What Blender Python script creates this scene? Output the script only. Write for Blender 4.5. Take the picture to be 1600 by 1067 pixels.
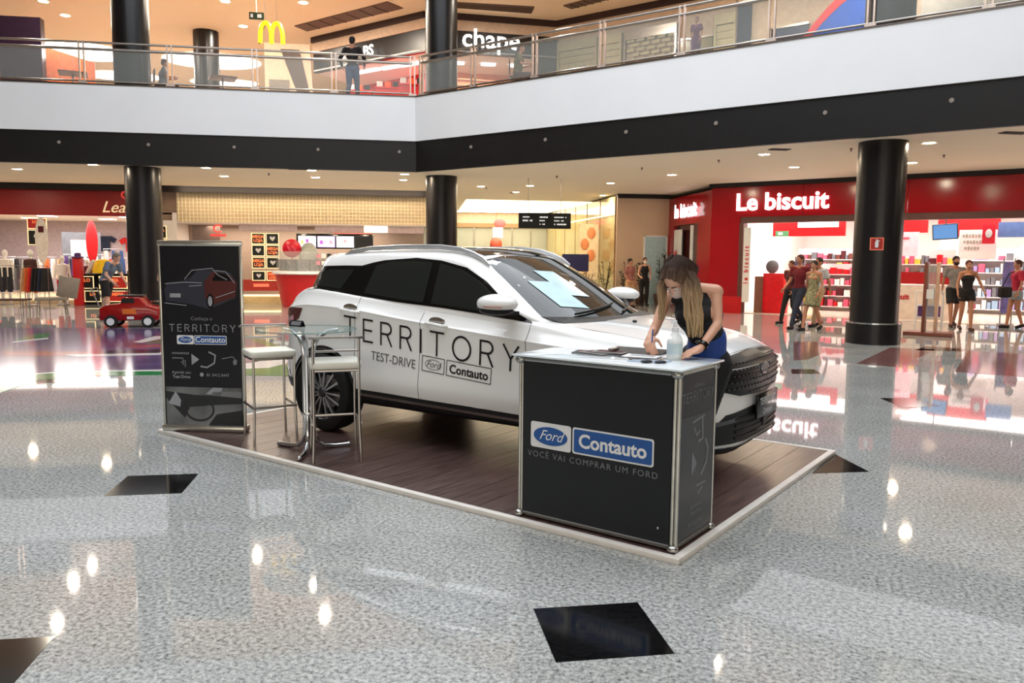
import bpy, bmesh, math, random
import numpy as np
from mathutils import Vector, Matrix, Euler
from mathutils.bvhtree import BVHTree
random.seed(7)
PI = math.pi
for o in list(bpy.data.objects): bpy.data.objects.remove(o)
S = bpy.context.scene
COL = S.collection

# ---------------------------------------------------------------- camera
FPX = 1239.87
PIT, ROL, YAW, YP = [math.radians(v) for v in (6.0076, .4583, 8.9947, -45.611)]
EYE = Vector((0, 0, 1.6))
cf = Vector((math.sin(YAW)*math.cos(PIT), math.cos(YAW)*math.cos(PIT), -math.sin(PIT)))
cr = Vector((math.cos(YAW), -math.sin(YAW), 0)); cu = cr.cross(cf)
cr2 = cr*math.cos(ROL)+cu*math.sin(ROL); cu2 = cu*math.cos(ROL)-cr*math.sin(ROL)
cd = bpy.data.cameras.new('camera'); cam = bpy.data.objects.new('camera', cd); COL.objects.link(cam)
cd.sensor_fit = 'HORIZONTAL'; cd.sensor_width = 36; cd.lens = 36*FPX/1600; cd.clip_end = 300
M3 = Matrix((cr2, cu2, -cf)).transposed(); cam.matrix_world = Matrix.Translation(EYE) @ M3.to_4x4()
S.camera = cam

# ---------------------------------------------------------------- world, large lights, exposure
W = bpy.data.worlds.new('world'); S.world = W; W.use_nodes = True
W.node_tree.nodes['Background'].inputs[0].default_value = (.75, .82, .95, 1)
W.node_tree.nodes['Background'].inputs[1].default_value = .25
S.view_settings.view_transform = 'Standard'; S.view_settings.look = 'None'
S.view_settings.gamma = 1; S.view_settings.use_curve_mapping = False
S.view_settings.exposure = 0.12
def area(name, loc, size, power, color, rot=(0, 0, 0), shape='RECTANGLE', sy=None, spread=None):
    l = bpy.data.lights.new(name, 'AREA'); l.shape = shape; l.size = size
    if shape == 'RECTANGLE': l.size_y = sy or size
    l.energy = power; l.color = color
    if spread: l.spread = spread
    o = bpy.data.objects.new(name, l); o.location = loc; o.rotation_euler = rot; COL.objects.link(o); return o
SKY = (.90, .945, 1.0); WARM = (1, .83, .62); WHITE = (1, .95, .9)
area('car_side_fill_lamp', (-3, -7.4, 2.6), 16, 330, (1, .9, .76), rot=(math.radians(90), 0, 0), sy=2.4)  # added warm fill behind the camera to brighten the car's side
area('skylight_lamp', (0, 7.7, 13.25), 18, 2950, SKY, sy=19)

# ---------------------------------------------------------------- materials
def lin(c):
    return tuple(((v/255)/12.92 if v/255 <= .04045 else ((v/255+.055)/1.055)**2.4) for v in c)
MATS = {}
def mat(name, rgb, rough=.5, metal=0, emit=0, noise=.06, scale=8, spec=None, alpha=1, trans=0, ior=1.45, coat=0, bump=0):
    if name in MATS: return MATS[name]
    m = bpy.data.materials.new(name); m.use_nodes = True; nt = m.node_tree; b = nt.nodes['Principled BSDF']
    c = lin(rgb)
    b.inputs['Base Color'].default_value = (*c, 1)
    if noise and not emit:
        tc = nt.nodes.new('ShaderNodeTexCoord'); n = nt.nodes.new('ShaderNodeTexNoise'); n.inputs['Scale'].default_value = scale; n.inputs['Detail'].default_value = 3
        nt.links.new(tc.outputs['Object'], n.inputs['Vector'])
        r = nt.nodes.new('ShaderNodeValToRGB'); k0, k1 = 1-noise*1.5, 1+noise*1.5
        r.color_ramp.elements[0].position = .3; r.color_ramp.elements[1].position = .7
        r.color_ramp.elements[0].color = (*[min(1, v*k0) for v in c], 1); r.color_ramp.elements[1].color = (*[min(1, v*k1) for v in c], 1)
        nt.links.new(n.outputs['Fac'], r.inputs[0]); nt.links.new(r.outputs[0], b.inputs['Base Color'])
        if bump:
            bp = nt.nodes.new('ShaderNodeBump'); bp.inputs['Strength'].default_value = bump; bp.inputs['Distance'].default_value = .01
            nt.links.new(n.outputs['Fac'], bp.inputs['Height']); nt.links.new(bp.outputs[0], b.inputs['Normal'])
    b.inputs['Roughness'].default_value = rough; b.inputs['Metallic'].default_value = metal
    b.inputs['IOR'].default_value = ior
    if spec is not None: b.inputs['Specular IOR Level'].default_value = spec
    if emit:
        b.inputs['Emission Color'].default_value = (*c, 1); b.inputs['Emission Strength'].default_value = emit
    if alpha < 1: b.inputs['Alpha'].default_value = alpha
    if trans: b.inputs['Transmission Weight'].default_value = trans
    if coat: b.inputs['Coat Weight'].default_value = coat; b.inputs['Coat Roughness'].default_value = .03
    MATS[name] = m; return m

def floor_mat():
    m = bpy.data.materials.new('polished_granite'); m.use_nodes = True; nt = m.node_tree; b = nt.nodes['Principled BSDF']; L = nt.links
    tc = nt.nodes.new('ShaderNodeTexCoord')
    def N(t, **k):
        n = nt.nodes.new(t)
        for a, v in k.items(): n.inputs[a].default_value = v
        return n
    n1 = N('ShaderNodeTexNoise', Scale=46, Detail=6, Roughness=.75); n2 = N('ShaderNodeTexNoise', Scale=1.1, Detail=3); vo = N('ShaderNodeTexVoronoi', Scale=70)
    mp = nt.nodes.new('ShaderNodeMapping'); mp.inputs['Scale'].default_value = (1, 1.0, 1); mp.inputs['Rotation'].default_value = (0, 0, .5)
    L.new(tc.outputs['Object'], mp.inputs[0])
    for n in (n1, n2, vo): L.new(mp.outputs[0], n.inputs['Vector'])
    r1 = nt.nodes.new('ShaderNodeValToRGB'); e = r1.color_ramp.elements
    e[0].position = .33; e[0].color = (.04, .045, .043, 1); e[1].position = .50; e[1].color = (.41, .42, .41, 1)
    e2 = r1.color_ramp.elements.new(.62); e2.color = (.62, .63, .61, 1); e3 = r1.color_ramp.elements.new(.42); e3.color = (.25, .262, .258, 1)
    L.new(n1.outputs['Fac'], r1.inputs[0])
    r2 = nt.nodes.new('ShaderNodeValToRGB'); r2.color_ramp.elements[0].position = .3; r2.color_ramp.elements[1].position = .7
    r2.color_ramp.elements[0].color = (.84, .83, .80, 1); r2.color_ramp.elements[1].color = (1, 1, 1, 1)
    L.new(n2.outputs['Fac'], r2.inputs[0])
    mx = nt.nodes.new('ShaderNodeMix'); mx.data_type = 'RGBA'; mx.blend_type = 'MULTIPLY'; mx.inputs[0].default_value = 1
    L.new(r1.outputs[0], mx.inputs[6]); L.new(r2.outputs[0], mx.inputs[7])
    # half metre slabs with hairline joints and a slight tone change from slab to slab
    br = nt.nodes.new('ShaderNodeTexBrick'); br.offset = 0; br.inputs['Scale'].default_value = 1
    br.inputs['Brick Width'].default_value = .5; br.inputs['Row Height'].default_value = .5; br.inputs['Mortar Size'].default_value = .0012
    br.inputs['Color1'].default_value = (.95, .95, .95, 1); br.inputs['Color2'].default_value = (1, 1, 1, 1); br.inputs['Mortar'].default_value = (.74, .74, .73, 1)
    mp2 = nt.nodes.new('ShaderNodeMapping'); mp2.inputs['Location'].default_value = (-.15, .05, 0); L.new(tc.outputs['Object'], mp2.inputs[0]); L.new(mp2.outputs[0], br.inputs['Vector'])
    m2 = nt.nodes.new('ShaderNodeMix'); m2.data_type = 'RGBA'; m2.blend_type = 'MULTIPLY'; m2.inputs[0].default_value = 1
    L.new(mx.outputs[2], m2.inputs[6]); L.new(br.outputs['Color'], m2.inputs[7])
    L.new(m2.outputs[2], b.inputs['Base Color'])
    nb = N('ShaderNodeTexNoise', Scale=1.6, Detail=1); L.new(tc.outputs['Object'], nb.inputs['Vector'])
    bp = nt.nodes.new('ShaderNodeBump'); bp.inputs['Strength'].default_value = .012; bp.inputs['Distance'].default_value = .01; L.new(nb.outputs['Fac'], bp.inputs['Height']); L.new(bp.outputs[0], b.inputs['Normal'])
    b.inputs['Roughness'].default_value = .032; b.inputs['IOR'].default_value = 1.55
    return m
M_FLOOR = floor_mat()
def plank_mat():
    m = bpy.data.materials.new('brown_vinyl_plank'); m.use_nodes = True; nt = m.node_tree; b = nt.nodes['Principled BSDF']; L = nt.links
    tc = nt.nodes.new('ShaderNodeTexCoord'); mp = nt.nodes.new('ShaderNodeMapping'); mp.inputs['Scale'].default_value = (14, 1.2, 1)
    n = nt.nodes.new('ShaderNodeTexNoise'); n.inputs['Scale'].default_value = 2.2; n.inputs['Detail'].default_value = 6
    oi = nt.nodes.new('ShaderNodeObjectInfo'); ad = nt.nodes.new('ShaderNodeVectorMath'); ad.operation = 'ADD'
    L.new(tc.outputs['Object'], ad.inputs[0]); L.new(oi.outputs['Location'], ad.inputs[1]); L.new(ad.outputs[0], mp.inputs[0]); L.new(mp.outputs[0], n.inputs['Vector'])
    r = nt.nodes.new('ShaderNodeValToRGB'); r.color_ramp.elements[0].position = .3; r.color_ramp.elements[1].position = .72
    r.color_ramp.elements[0].color = (*lin((62, 45, 42)), 1); r.color_ramp.elements[1].color = (*lin((102, 80, 75)), 1)
    L.new(n.outputs['Fac'], r.inputs[0])
    hs = nt.nodes.new('ShaderNodeHueSaturation'); mr = nt.nodes.new('ShaderNodeMapRange'); mr.inputs[3].default_value = .85; mr.inputs[4].default_value = 1.12
    L.new(oi.outputs['Random'], mr.inputs[0]); L.new(mr.outputs[0], hs.inputs['Value']); L.new(r.outputs[0], hs.inputs['Color']); L.new(hs.outputs[0], b.inputs['Base Color'])
    b.inputs['Roughness'].default_value = .33
    return m
M_PLANK = plank_mat()

white_paint = mat('white_paint', (240, 241, 243), .55, noise=.01, scale=1)
black_paint = mat('black_paint', (22, 20, 20), .4, noise=.1)
ceil_paint = mat('ceiling_paint', (232, 218, 198), .7, noise=.012, scale=.6)
column_black = mat('column_black_laminate', (18, 16, 18), .3, noise=.1, scale=3)
chrome = mat('chrome', (200, 202, 205), .12, 1, noise=0)
steel = mat('brushed_steel', (176, 170, 164), .28, 1, noise=.03)
alu = mat('anodised_aluminium', (172, 172, 168), .3, 1, noise=.03)
glass = mat('clear_glass', (225, 240, 238), .02, noise=0, trans=1, alpha=.25, ior=1.45)
rail_glass = mat('balustrade_glass', (200, 205, 200), .02, noise=0, alpha=.16, spec=.7)
black_plastic = mat('black_plastic', (16, 16, 17), .45, noise=.08)
gloss_black = mat('gloss_black', (8, 8, 9), .14, noise=0)
rubber = mat('tyre_rubber', (20, 20, 20), .75, noise=.15, scale=30)
red_gloss = mat('red_gloss_panel', (158, 14, 26), .15, noise=.04, scale=1)
red_paint = mat('red_paint', (190, 22, 28), .4, noise=.05)
brown_frame = mat('brown_metal_frame', (92, 58, 52), .4, noise=.05)
skin = mat('skin_light', (208, 158, 132), .5, noise=.04); skin_tan = mat('skin_tan', (176, 122, 95), .5, noise=.04)
lit_white = mat('lit_white', (255, 252, 246), .5, emit=2.4)
lamp_disc = mat('lamp_disc', (255, 240, 214), .5, emit=22)
printed_black = mat('printed_black', (24, 25, 28), .3, noise=.06, scale=3)
print_white = mat('print_white', (225, 225, 225), .4, noise=0)
print_grey = mat('print_grey', (120, 122, 126), .4, noise=0)
print_blue = mat('print_blue', (38, 84, 150), .35, noise=0)

# ---------------------------------------------------------------- mesh helpers
class MB:
    def __init__(s): s.v = []; s.f = []
    def add(s, v, f):
        n = len(s.v); s.v += [tuple(p) for p in v]; s.f += [tuple(i+n for i in q) for q in f]; return s
    def box(s, c, d, rz=0, R=None):
        x, y, z = d[0]/2, d[1]/2, d[2]/2
        R = R or Matrix.Rotation(rz, 3, 'Z'); c = Vector(c)
        v = [c+R @ Vector((a, b, e)) for a in (-x, x) for b in (-y, y) for e in (-z, z)]
        return s.add(v, [(0, 1, 3, 2), (4, 6, 7, 5), (0, 4, 5, 1), (2, 3, 7, 6), (0, 2, 6, 4), (1, 5, 7, 3)])
    def box2(s, a, b): return s.box([(a[i]+b[i])/2 for i in range(3)], [abs(b[i]-a[i]) for i in range(3)])
    def prism(s, poly, z0, z1):
        n = len(poly)
        v = [(p[0], p[1], z0) for p in poly]+[(p[0], p[1], z1) for p in poly]
        a = sum(poly[i][0]*poly[(i+1) % n][1]-poly[(i+1) % n][0]*poly[i][1] for i in range(n))
        f = [tuple(range(n-1, -1, -1)), tuple(range(n, 2*n))]+[(i, (i+1) % n, n+(i+1) % n, n+i) for i in range(n)]
        if a < 0: f = [tuple(reversed(q)) for q in f]
        return s.add(v, f)
    def tube(s, pts, r, n=10, closed=False):
        pts = [Vector(p) for p in pts]; m = len(pts); vs = []; up = None
        rr = r if isinstance(r, (list, tuple)) else [r]*m
        for i, p in enumerate(pts):
            a = pts[(i-1) % m] if (i > 0 or closed) else p; b = pts[(i+1) % m] if (i < m-1 or closed) else p
            t = (b-a).normalized()
            if up is None: up = Vector((0, 0, 1)) if abs(t.z) < .9 else Vector((1, 0, 0))
            x = t.cross(up)
            if x.length < 1e-4: x = t.orthogonal()
            x.normalize(); y = x.cross(t).normalized(); up = y
            for k in range(n):
                g = 2*PI*k/n; vs.append(p+(x*math.cos(g)+y*math.sin(g))*rr[i])
        f = [(i*n+k, i*n+(k+1) % n, ((i+1) % m)*n+(k+1) % n, ((i+1) % m)*n+k) for i in range(m if closed else m-1) for k in range(n)]
        if not closed: f += [tuple(range(n))[::-1], tuple(range((m-1)*n, m*n))]
        return s.add(vs, f)
    def lathe(s, prof, c=(0, 0, 0), n=24, axis='z', cap=True):
        vs = []; c = Vector(c)
        for r, z in prof:
            for k in range(n):
                g = 2*PI*k/n; p = Vector((r*math.cos(g), r*math.sin(g), z))
                if axis == 'y': p = Vector((p.x, p.z, p.y))
                if axis == 'x': p = Vector((p.z, p.x, p.y))
                vs.append(c+p)
        m = len(prof); f = [(i*n+k, i*n+(k+1) % n, (i+1)*n+(k+1) % n, (i+1)*n+k) for i in range(m-1) for k in range(n)]
        if cap and prof[0][0] > 1e-6: f.append(tuple(range(n))[::-1])
        if cap and prof[-1][0] > 1e-6: f.append(tuple(range((m-1)*n, m*n)))
        return s.add(vs, f)
    def sphere(s, c, r, n=14, m=8, R=None):
        if not isinstance(r, (tuple, list)): r = (r, r, r)
        vs = []; f = []; c = Vector(c)
        for i in range(m+1):
            th = PI*i/m
            for k in range(n):
                g = 2*PI*k/n; p = Vector((r[0]*math.sin(th)*math.cos(g), r[1]*math.sin(th)*math.sin(g), r[2]*math.cos(th)))
                vs.append(c+(R @ p if R else p))
        f = [(i*n+k, (i+1)*n+k, (i+1)*n+(k+1) % n, i*n+(k+1) % n) for i in range(m) for k in range(n)]
        return s.add(vs, f)
    def capsule(s, p, q, r1, r2, n=10):
        p, q = Vector(p), Vector(q); t = (q-p)
        t = t.normalized() if t.length > 1e-6 else Vector((0, 0, 1))
        pts = [p-t*r1*.98, p-t*r1*.8, p-t*r1*.4, p, q, q+t*r2*.4, q+t*r2*.8, q+t*r2*.98]
        rs = [r1*.15, r1*.6, r1*.92, r1, r2, r2*.92, r2*.6, r2*.15]
        return s.tube(pts, rs, n)
    def mesh(s, name):
        me = bpy.data.meshes.new(name); me.from_pydata(s.v, [], s.f); me.update()
        bm = bmesh.new(); bm.from_mesh(me); bmesh.ops.remove_doubles(bm, verts=bm.verts, dist=1e-6); bmesh.ops.recalc_face_normals(bm, faces=bm.faces); bm.to_mesh(me); bm.free()
        return me
def link(name, me, m=None, parent=None, smooth=False, loc=None, rot=None):
    o = bpy.data.objects.new(name, me); COL.objects.link(o)
    if m is not None: me.materials.clear(); me.materials.append(m)
    if parent: o.parent = parent
    if loc: o.location = loc
    if rot: o.rotation_euler = rot
    if smooth:
        me.polygons.foreach_set('use_smooth', [True]*len(me.polygons))
        try: me.set_sharp_from_angle(angle=math.radians(40 if smooth is True else smooth))
        except Exception: pass
    return o
def ob(name, mb, m, parent=None, smooth=False, loc=None, rot=None, bevel=0):
    me = mb.mesh(name)
    if bevel:
        bm = bmesh.new(); bm.from_mesh(me)
        bmesh.ops.bevel(bm, geom=[e for e in bm.edges if e.calc_face_angle(0) > .6], offset=bevel, segments=2, affect='EDGES', profile=.5)
        bm.to_mesh(me); bm.free(); smooth = smooth or 35
    return link(name, me, m, parent, smooth, loc, rot)
def empty(name, loc, label, cat, rz=0, group=None):
    o = bpy.data.objects.new(name, None); COL.objects.link(o); o.location = loc; o.rotation_euler = (0, 0, rz); o.empty_display_size = .1
    o['label'] = label; o['category'] = cat
    if group: o['group'] = group
    return o
def tag(o, label, cat, group=None, kind=None):
    if label: o['label'] = label
    if cat: o['category'] = cat
    if group: o['group'] = group
    if kind: o['kind'] = kind
    return o
def struct(name, mb, m, **k):
    o = ob(name, mb, m, **k); o['kind'] = 'structure'; return o
def copy_tree(o, parent=None):
    c = o.copy(); COL.objects.link(c)
    if parent: c.parent = parent
    for ch in list(o.children): copy_tree(ch, c)
    return c
_tc = {}
def text_mesh(txt, size=1, bold=0, extrude=0, align='CENTER', spacing=1, shear=0, sx=1):
    key = (txt, size, bold, extrude, align, spacing, shear, sx)
    if key in _tc: return _tc[key]
    cu = bpy.data.curves.new('t', 'FONT'); cu.body = txt; cu.size = size; cu.offset = bold; cu.extrude = extrude; cu.align_x = align; cu.space_character = spacing; cu.shear = shear; cu.resolution_u = 3
    o = bpy.data.objects.new('t', cu); COL.objects.link(o)
    dg = bpy.context.evaluated_depsgraph_get(); me = bpy.data.meshes.new_from_object(o.evaluated_get(dg))
    bpy.data.objects.remove(o); v = [(p.co.x*sx, p.co.y, p.co.z) for p in me.vertices]; f = [tuple(p.vertices) for p in me.polygons]
    _tc[key] = (v, f); return v, f
def frame_mat(p, right, up):
    """maps local (x right, y up, z out) to world"""
    r = Vector(right).normalized(); u = Vector(up).normalized(); n = r.cross(u)
    return Matrix.Translation(Vector(p)) @ Matrix((r, u, n)).transposed().to_4x4()
def text_ob(name, txt, size, m, p, right, up, parent=None, **k):
    v, f = text_mesh(txt, size, **k)
    me = bpy.data.meshes.new(name); me.from_pydata(v, [], f); T = frame_mat(p, right, up); me.transform(T); me.update()
    return link(name, me, m, parent)
def flat(poly2, T, thick=.002):
    """thin plate with outline poly2 in the plane of T"""
    mb = MB(); mb.prism(poly2, 0, thick); mb.v = [tuple(T @ Vector(p)) for p in mb.v]; return mb
def rect(x0, y0, x1, y1, r=0, n=4):
    if not r: return [(x0, y0), (x1, y0), (x1, y1), (x0, y1)]
    out = []
    for cx, cy, a in ((x1-r, y0+r, -PI/2), (x1-r, y1-r, 0), (x0+r, y1-r, PI/2), (x0+r, y0+r, PI)):
        for k in range(n+1): g = a+PI/2*k/n; out.append((cx+r*math.cos(g), cy+r*math.sin(g)))
    return out
def oval(cx, cy, a, b, n=28): return [(cx+a*math.cos(2*PI*k/n), cy+b*math.sin(2*PI*k/n)) for k in range(n)]
def evaluated(o):
    dg = bpy.context.evaluated_depsgraph_get(); dg.update(); me = bpy.data.meshes.new_from_object(o.evaluated_get(dg)); return me
# pixel -> point on a horizontal plane or a vertical plane of the place (measured from the photograph)
def pray(x, y): return cf+cr2*((x-800)/FPX)-cu2*((y-533.5)/FPX)
def gp(x, y, z=0.0):
    d = pray(x, y); return EYE+d*((z-EYE.z)/d.z)
def vp(x, y, p, n):
    d = pray(x, y); p = Vector(p); n = Vector(n); return EYE+d*((p-EYE).dot(n)/d.dot(n))
C0 = gp(1060, 884); PD = Vector((math.cos(YP), math.sin(YP), 0)); QD = Vector((-math.sin(YP), math.cos(YP), 0))
def plat(s, q, z=0): return C0+PD*s+QD*q+Vector((0, 0, z))
# ================================================================ the building
D45 = Vector((math.sqrt(.5), -math.sqrt(.5), 0)); N45 = Vector((math.sqrt(.5), math.sqrt(.5), 0)); Z = Vector((0, 0, 1))
CORN = Vector((.8, 21.55, 0))
def R_(s, d=0, z=0): return CORN+D45*s+N45*d+Z*z
CZ, WZ, FZ, RZ, UZ = 3.86, 4.64, 5.77, 6.8, 9.6
struct('floor', MB().prism([(-32, -8), (32, -8), (32, 46), (-32, 46)], -.1, 0), M_FLOOR)
FLOOR = bpy.data.objects['floor']
# black granite accents let into the floor, half a metre square, aligned with the slabs
blk = mat('black_granite', (16, 16, 17), .1, noise=.35, scale=40)
brn = mat('brown_granite', (120, 84, 82), .1, noise=.12, scale=40)
def accent(poly, m, name='tile'):
    ob(name, MB().prism([(p[0], p[1]) for p in poly], -.02, .0015), m, FLOOR)
def sq(x, y, w=.5, d=.48): return [(x, y), (x+w, y), (x+w, y+d), (x, y+d)]
a = gp(868, 1034); accent(sq(a.x, a.y-.005, .495, .49), blk)
a = gp(163, 775); accent(sq(a.x, a.y, .49, .49), blk)
a = gp(90, 994); accent(sq(a.x-.5, a.y-.49, .49, .49), blk)
accent([gp(1358, 737), gp(1268, 740), gp(1303, 707), gp(1307, 711)], blk)
accent([gp(1375, 622), gp(1425, 622), gp(1470, 634), gp(1410, 637)], blk)
accent([gp(1236, 577), gp(1272, 577), gp(1283, 584), gp(1237, 584)], blk)
accent([gp(1080, 560), gp(1120, 556), gp(1118, 570)], blk)
accent([gp(1447, 541), gp(1510, 545), gp(1505, 549), gp(1430, 547)], blk)
accent([gp(1338, 568), gp(1391, 543), gp(1462, 546), gp(1405, 574)], brn)
accent([gp(1492, 581), gp(1512, 548), gp(1660, 556), gp(1640, 592)], brn)
accent([gp(1240, 563), gp(1262, 562), gp(1290, 550), gp(1275, 534), gp(1240, 534)], brn)
accent([gp(60, 597), gp(75, 591), gp(132, 591), gp(112, 600)], blk)

# walls that close the hall
struct('wall_left', MB().box2((-32.2, -8, 0), (-32, 46, 13.6)), ceil_paint)
struct('wall_right', MB().box2((32, -8, 0), (32.2, 46, 13.6)), ceil_paint)
struct('wall_back', MB().box2((-32, 46, 0), (32, 46.2, 13.6)), ceil_paint)
struct('wall_front', MB().box2((-32, -8.2, 0), (32, -8, 13.6)), mat('beige_wall', (190, 175, 155), .7))
# lower gallery ceiling (slab) with the edge running left, then at 45 degrees to the right
SLAB = [(-32, 21.7), (.86, 21.7), (27.3, -4.75), (32, -4.75), (32, 46), (-32, 46)]
COVE = [(3.1, 31.2), (8.3, 31.4), (7.9, 39.6), (3.5, 39.6)]
bmS = MB().prism(SLAB, CZ, 5.62)
lower = struct('ceiling', bmS, ceil_paint)
struct('floor', MB().prism(SLAB, 5.621, 5.70), mat('upper_floor_stone', (150, 128, 110), .2, noise=.08))
# fascias
def fascia(name, z0, z1, d0, m):
    mb = MB()
    c = d0*math.tan(PI/8)
    mb.prism([(-32, 21.55-d0), (.8-c, 21.55-d0), (.8, 21.7)] + [(-32, 21.7)], z0, z1)
    a = R_(0, -d0); b = R_(30, -d0); e = R_(30, .12)
    mb.prism([(.8-c, 21.55-d0), (b.x, b.y), (e.x, e.y), (.8, 21.7)], z0, z1)
    return struct(name, mb, m)
fascia('trim_1', CZ-.01, WZ, .0, black_paint)
fascia('trim_2', WZ, FZ, .05, white_paint)
fascia('trim_3', FZ, FZ+.03, .07, mat('steel_coping', (120, 110, 104), .3, 1))
# little lamps on the black band
fit = mat('small_spot_lens', (150, 140, 132), .2, noise=0)
for i, x in enumerate([-10.1, -7.98, -5.89, -3.82, -1.73, .36]):
    o = ob('spotlight', MB().lathe([(.0, -.02), (.035, -.02), (.045, 0), (.03, .03)], (0, 0, 0), 12, 'y'), fit, loc=(x, 21.545, 4.36))
    tag(o, 'small round lamp on black band under left balcony, ' + ['far left', 'left of the left column', 'right of the left column', 'between left column and corner', 'second from corner', 'beside the corner'][i], 'lamp', 'small lamps on the black balcony band')
for i, s in enumerate([1.87, 4.11, 6.23, 8.28, 10.42, 12.52]):
    p = R_(s, -.005, 4.36-.1*(i == 9))
    o = ob('spotlight', MB().lathe([(.0, -.02), (.035, -.02), (.045, 0), (.03, .03)], (0, 0, 0), 12, 'y'), fit, loc=p, rot=(0, 0, -PI/4))
    tag(o, 'small round lamp on black band under right balcony, ' + ['first', 'second', 'third', 'fourth', 'fifth', 'sixth'][i] + ' from the corner', 'lamp', 'small lamps on the black balcony band')

# columns
def column(name, x, y, z0, z1, label, plinth, r=.44):
    t = empty(name, (x, y, z0), label, 'column')
    ob('shaft', MB().lathe([(r, plinth), (r, z1-z0)], n=48), column_black, t, True)
    if plinth:
        ob('plinth', MB().lathe([(r+.06, 0), (r+.06, plinth-.03)], n=48), column_black, t, True)
        ob('steel_ring', MB().lathe([(r+.03, plinth-.03), (r+.07, plinth-.03), (r+.07, plinth), (r+.02, plinth+.004)], n=48), chrome, t, True)
    return t
cR = column('column', 9.42, 14.22, 0, CZ, 'thick black round column before the red store, steel ring above plinth', .42)
column('column', -6.25, 22.25, 0, CZ, 'black round column beside the man in the grey-blue shirt', .42)
column('column', 1.55, 22.7, 0, CZ, 'black round column rising behind the white car roof', .42)
column('column', -6.4, 22.25, 5.7, UZ, 'thick black column on the upper floor, left side', 0)
column('column', 1.55, 22.7, 5.7, UZ, 'black column on the upper floor at the balcony corner', 0)
column('column', -6.35, 30.9, 5.7, UZ, 'distant short black column on the upper floor behind the glass', 0)
column('column', 9.42, 14.22, 5.7, UZ, 'dark grey column behind the balcony glass at upper right', 0)
fs = empty('fire_extinguisher_sign', (0, 0, 0), 'small red fire extinguisher sign on the thick column', 'sign')
c_ = Vector((9.42, 14.22, 0)); tod = (EYE-c_); tod.z = 0; tod.normalize(); rt = Z.cross(tod)
fp = c_+tod*.455+Z*0-rt*.02; fp.z = 2.18-0
hz = vp(1370, 381, c_+tod*.45, tod)
T = frame_mat(hz, rt, Z)
ob('sign_plate', flat(rect(-.12, -.12, .12, .12), T, .008), mat('sign_red', (170, 30, 22), .4), fs)
bo = MB()
for r_ in (rect(-.12, .1, .12, .12), rect(-.12, -.12, .12, -.1), rect(-.12, -.1, -.1, .1), rect(.1, -.1, .12, .1)):
    bo.add(*(lambda q: (q.v, q.f))(flat(r_, T, .012)))
ob('sign_border', bo, mat('sign_orange', (235, 120, 90), .4), fs)
ex = flat(rect(-.03, -.07, .03, .05, .02), T, .013); q = flat(rect(-.015, .05, .015, .085), T, .013); ex.add(q.v, q.f); q = flat([(0, .07), (.05, .06), (.05, .045), (.01, .055)], T, .013); ex.add(q.v, q.f)
ob('extinguisher_symbol', ex, print_white, fs)

# balustrade: glass panes between paired steel posts, tube handrails
def balustrade(pos, fn, label, n_out):
    t = empty('balustrade', fn(pos[0], 0, FZ), label, 'railing'); t0 = t.location.copy()
    def L(p): return p-t0
    for i, s in enumerate(pos):
        mb = MB(); sub = []
        for d in (-.055, .055):
            p = fn(s+d, .04, 0); dirv = (fn(s+1, 0, 0)-fn(s, 0, 0)); rz = math.atan2(dirv.y, dirv.x)
            mb.box(L(p+Z*(FZ+.53)), (.035, .06, 1.06), rz)
        p = fn(s, .04, 0); mb.box(L(p+Z*(FZ+.06)), (.2, .07, .06), rz)
        ob('post', mb, mat('post_satin', (225, 205, 190), .35, .6), t)
    for i in range(len(pos)-1):
        a, b = pos[i]+.09, pos[i+1]-.09
        m = MB(); dirv = (fn(1, 0, 0)-fn(0, 0, 0)); rz = math.atan2(dirv.y, dirv.x); c = fn((a+b)/2, .04, FZ+.52)
        m.box(L(c), (abs(b-a), .012, .78), rz); ob('glass_pane', m, rail_glass, t)
    a, b = fn(pos[0], .04, 0), fn(pos[-1], .04, 0)
    for nm, z, r in (('handrail', RZ, .028), ('lower_handrail', RZ-.16, .035), ('bottom_rail', FZ+.1, .025)):
        ob(nm, MB().tube([L(a+Z*z), L(b+Z*z)], r, 10), steel, t, True)
    return t
balustrade([-13.5, -11.45, -9.42, -7.38, -5.32, -3.27, -1.3, .72], lambda s, d, z: Vector((s, 21.55+d, z)), 'glass balustrade with steel handrails on the left balcony', -1)
balustrade([.17, 1.9, 3.75, 5.57, 7.46, 9.33, 11.13, 12.98, 14.8], lambda s, d, z: R_(s, d, z), 'glass balustrade with steel handrails on the right, angled balcony', -1)

# atrium roof: ring of ceiling round a glazed skylight
ROOFZ = 13.4
rf = MB()
rf.box2((-32, 17.5, ROOFZ), (32, 46, ROOFZ+.1)); rf.box2((-32, -8, ROOFZ), (32, -2, ROOFZ+.1)); rf.box2((-32, -2, ROOFZ), (-9, 17.5, ROOFZ+.1)); rf.box2((9, -2, ROOFZ), (32, 17.5, ROOFZ+.1))
struct('ceiling', rf, mat('atrium_ceiling_paint', (200, 190, 178), .7))
sk = MB()
for k in range(7): sk.box2((-9+3*k-.06, -2, ROOFZ-.05), (-9+3*k+.06, 17.5, ROOFZ+.2))
for k in range(6): sk.box2((-9, -2+3.9*k-.06, ROOFZ-.05), (9, -2+3.9*k+.06, ROOFZ+.2))
o = struct('window_1', sk, white_paint)
# upper gallery ceiling and its front edge
up = MB().prism([(-32, 22.3), (1.1, 22.3), (27.8, -4.4), (32, -4.4), (32, 46), (-32, 46)], UZ, UZ+.25)
struct('ceiling', up, mat('upper_ceiling_paint', (240, 224, 198), .7, noise=.01))
up = MB().prism([(-32, 22.0), (1.0, 22.0), (27.5, -4.5), (27.8, -4.4), (1.1, 22.3), (-32, 22.3)], UZ, ROOFZ)
struct('wall_front', up, white_paint)

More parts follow.
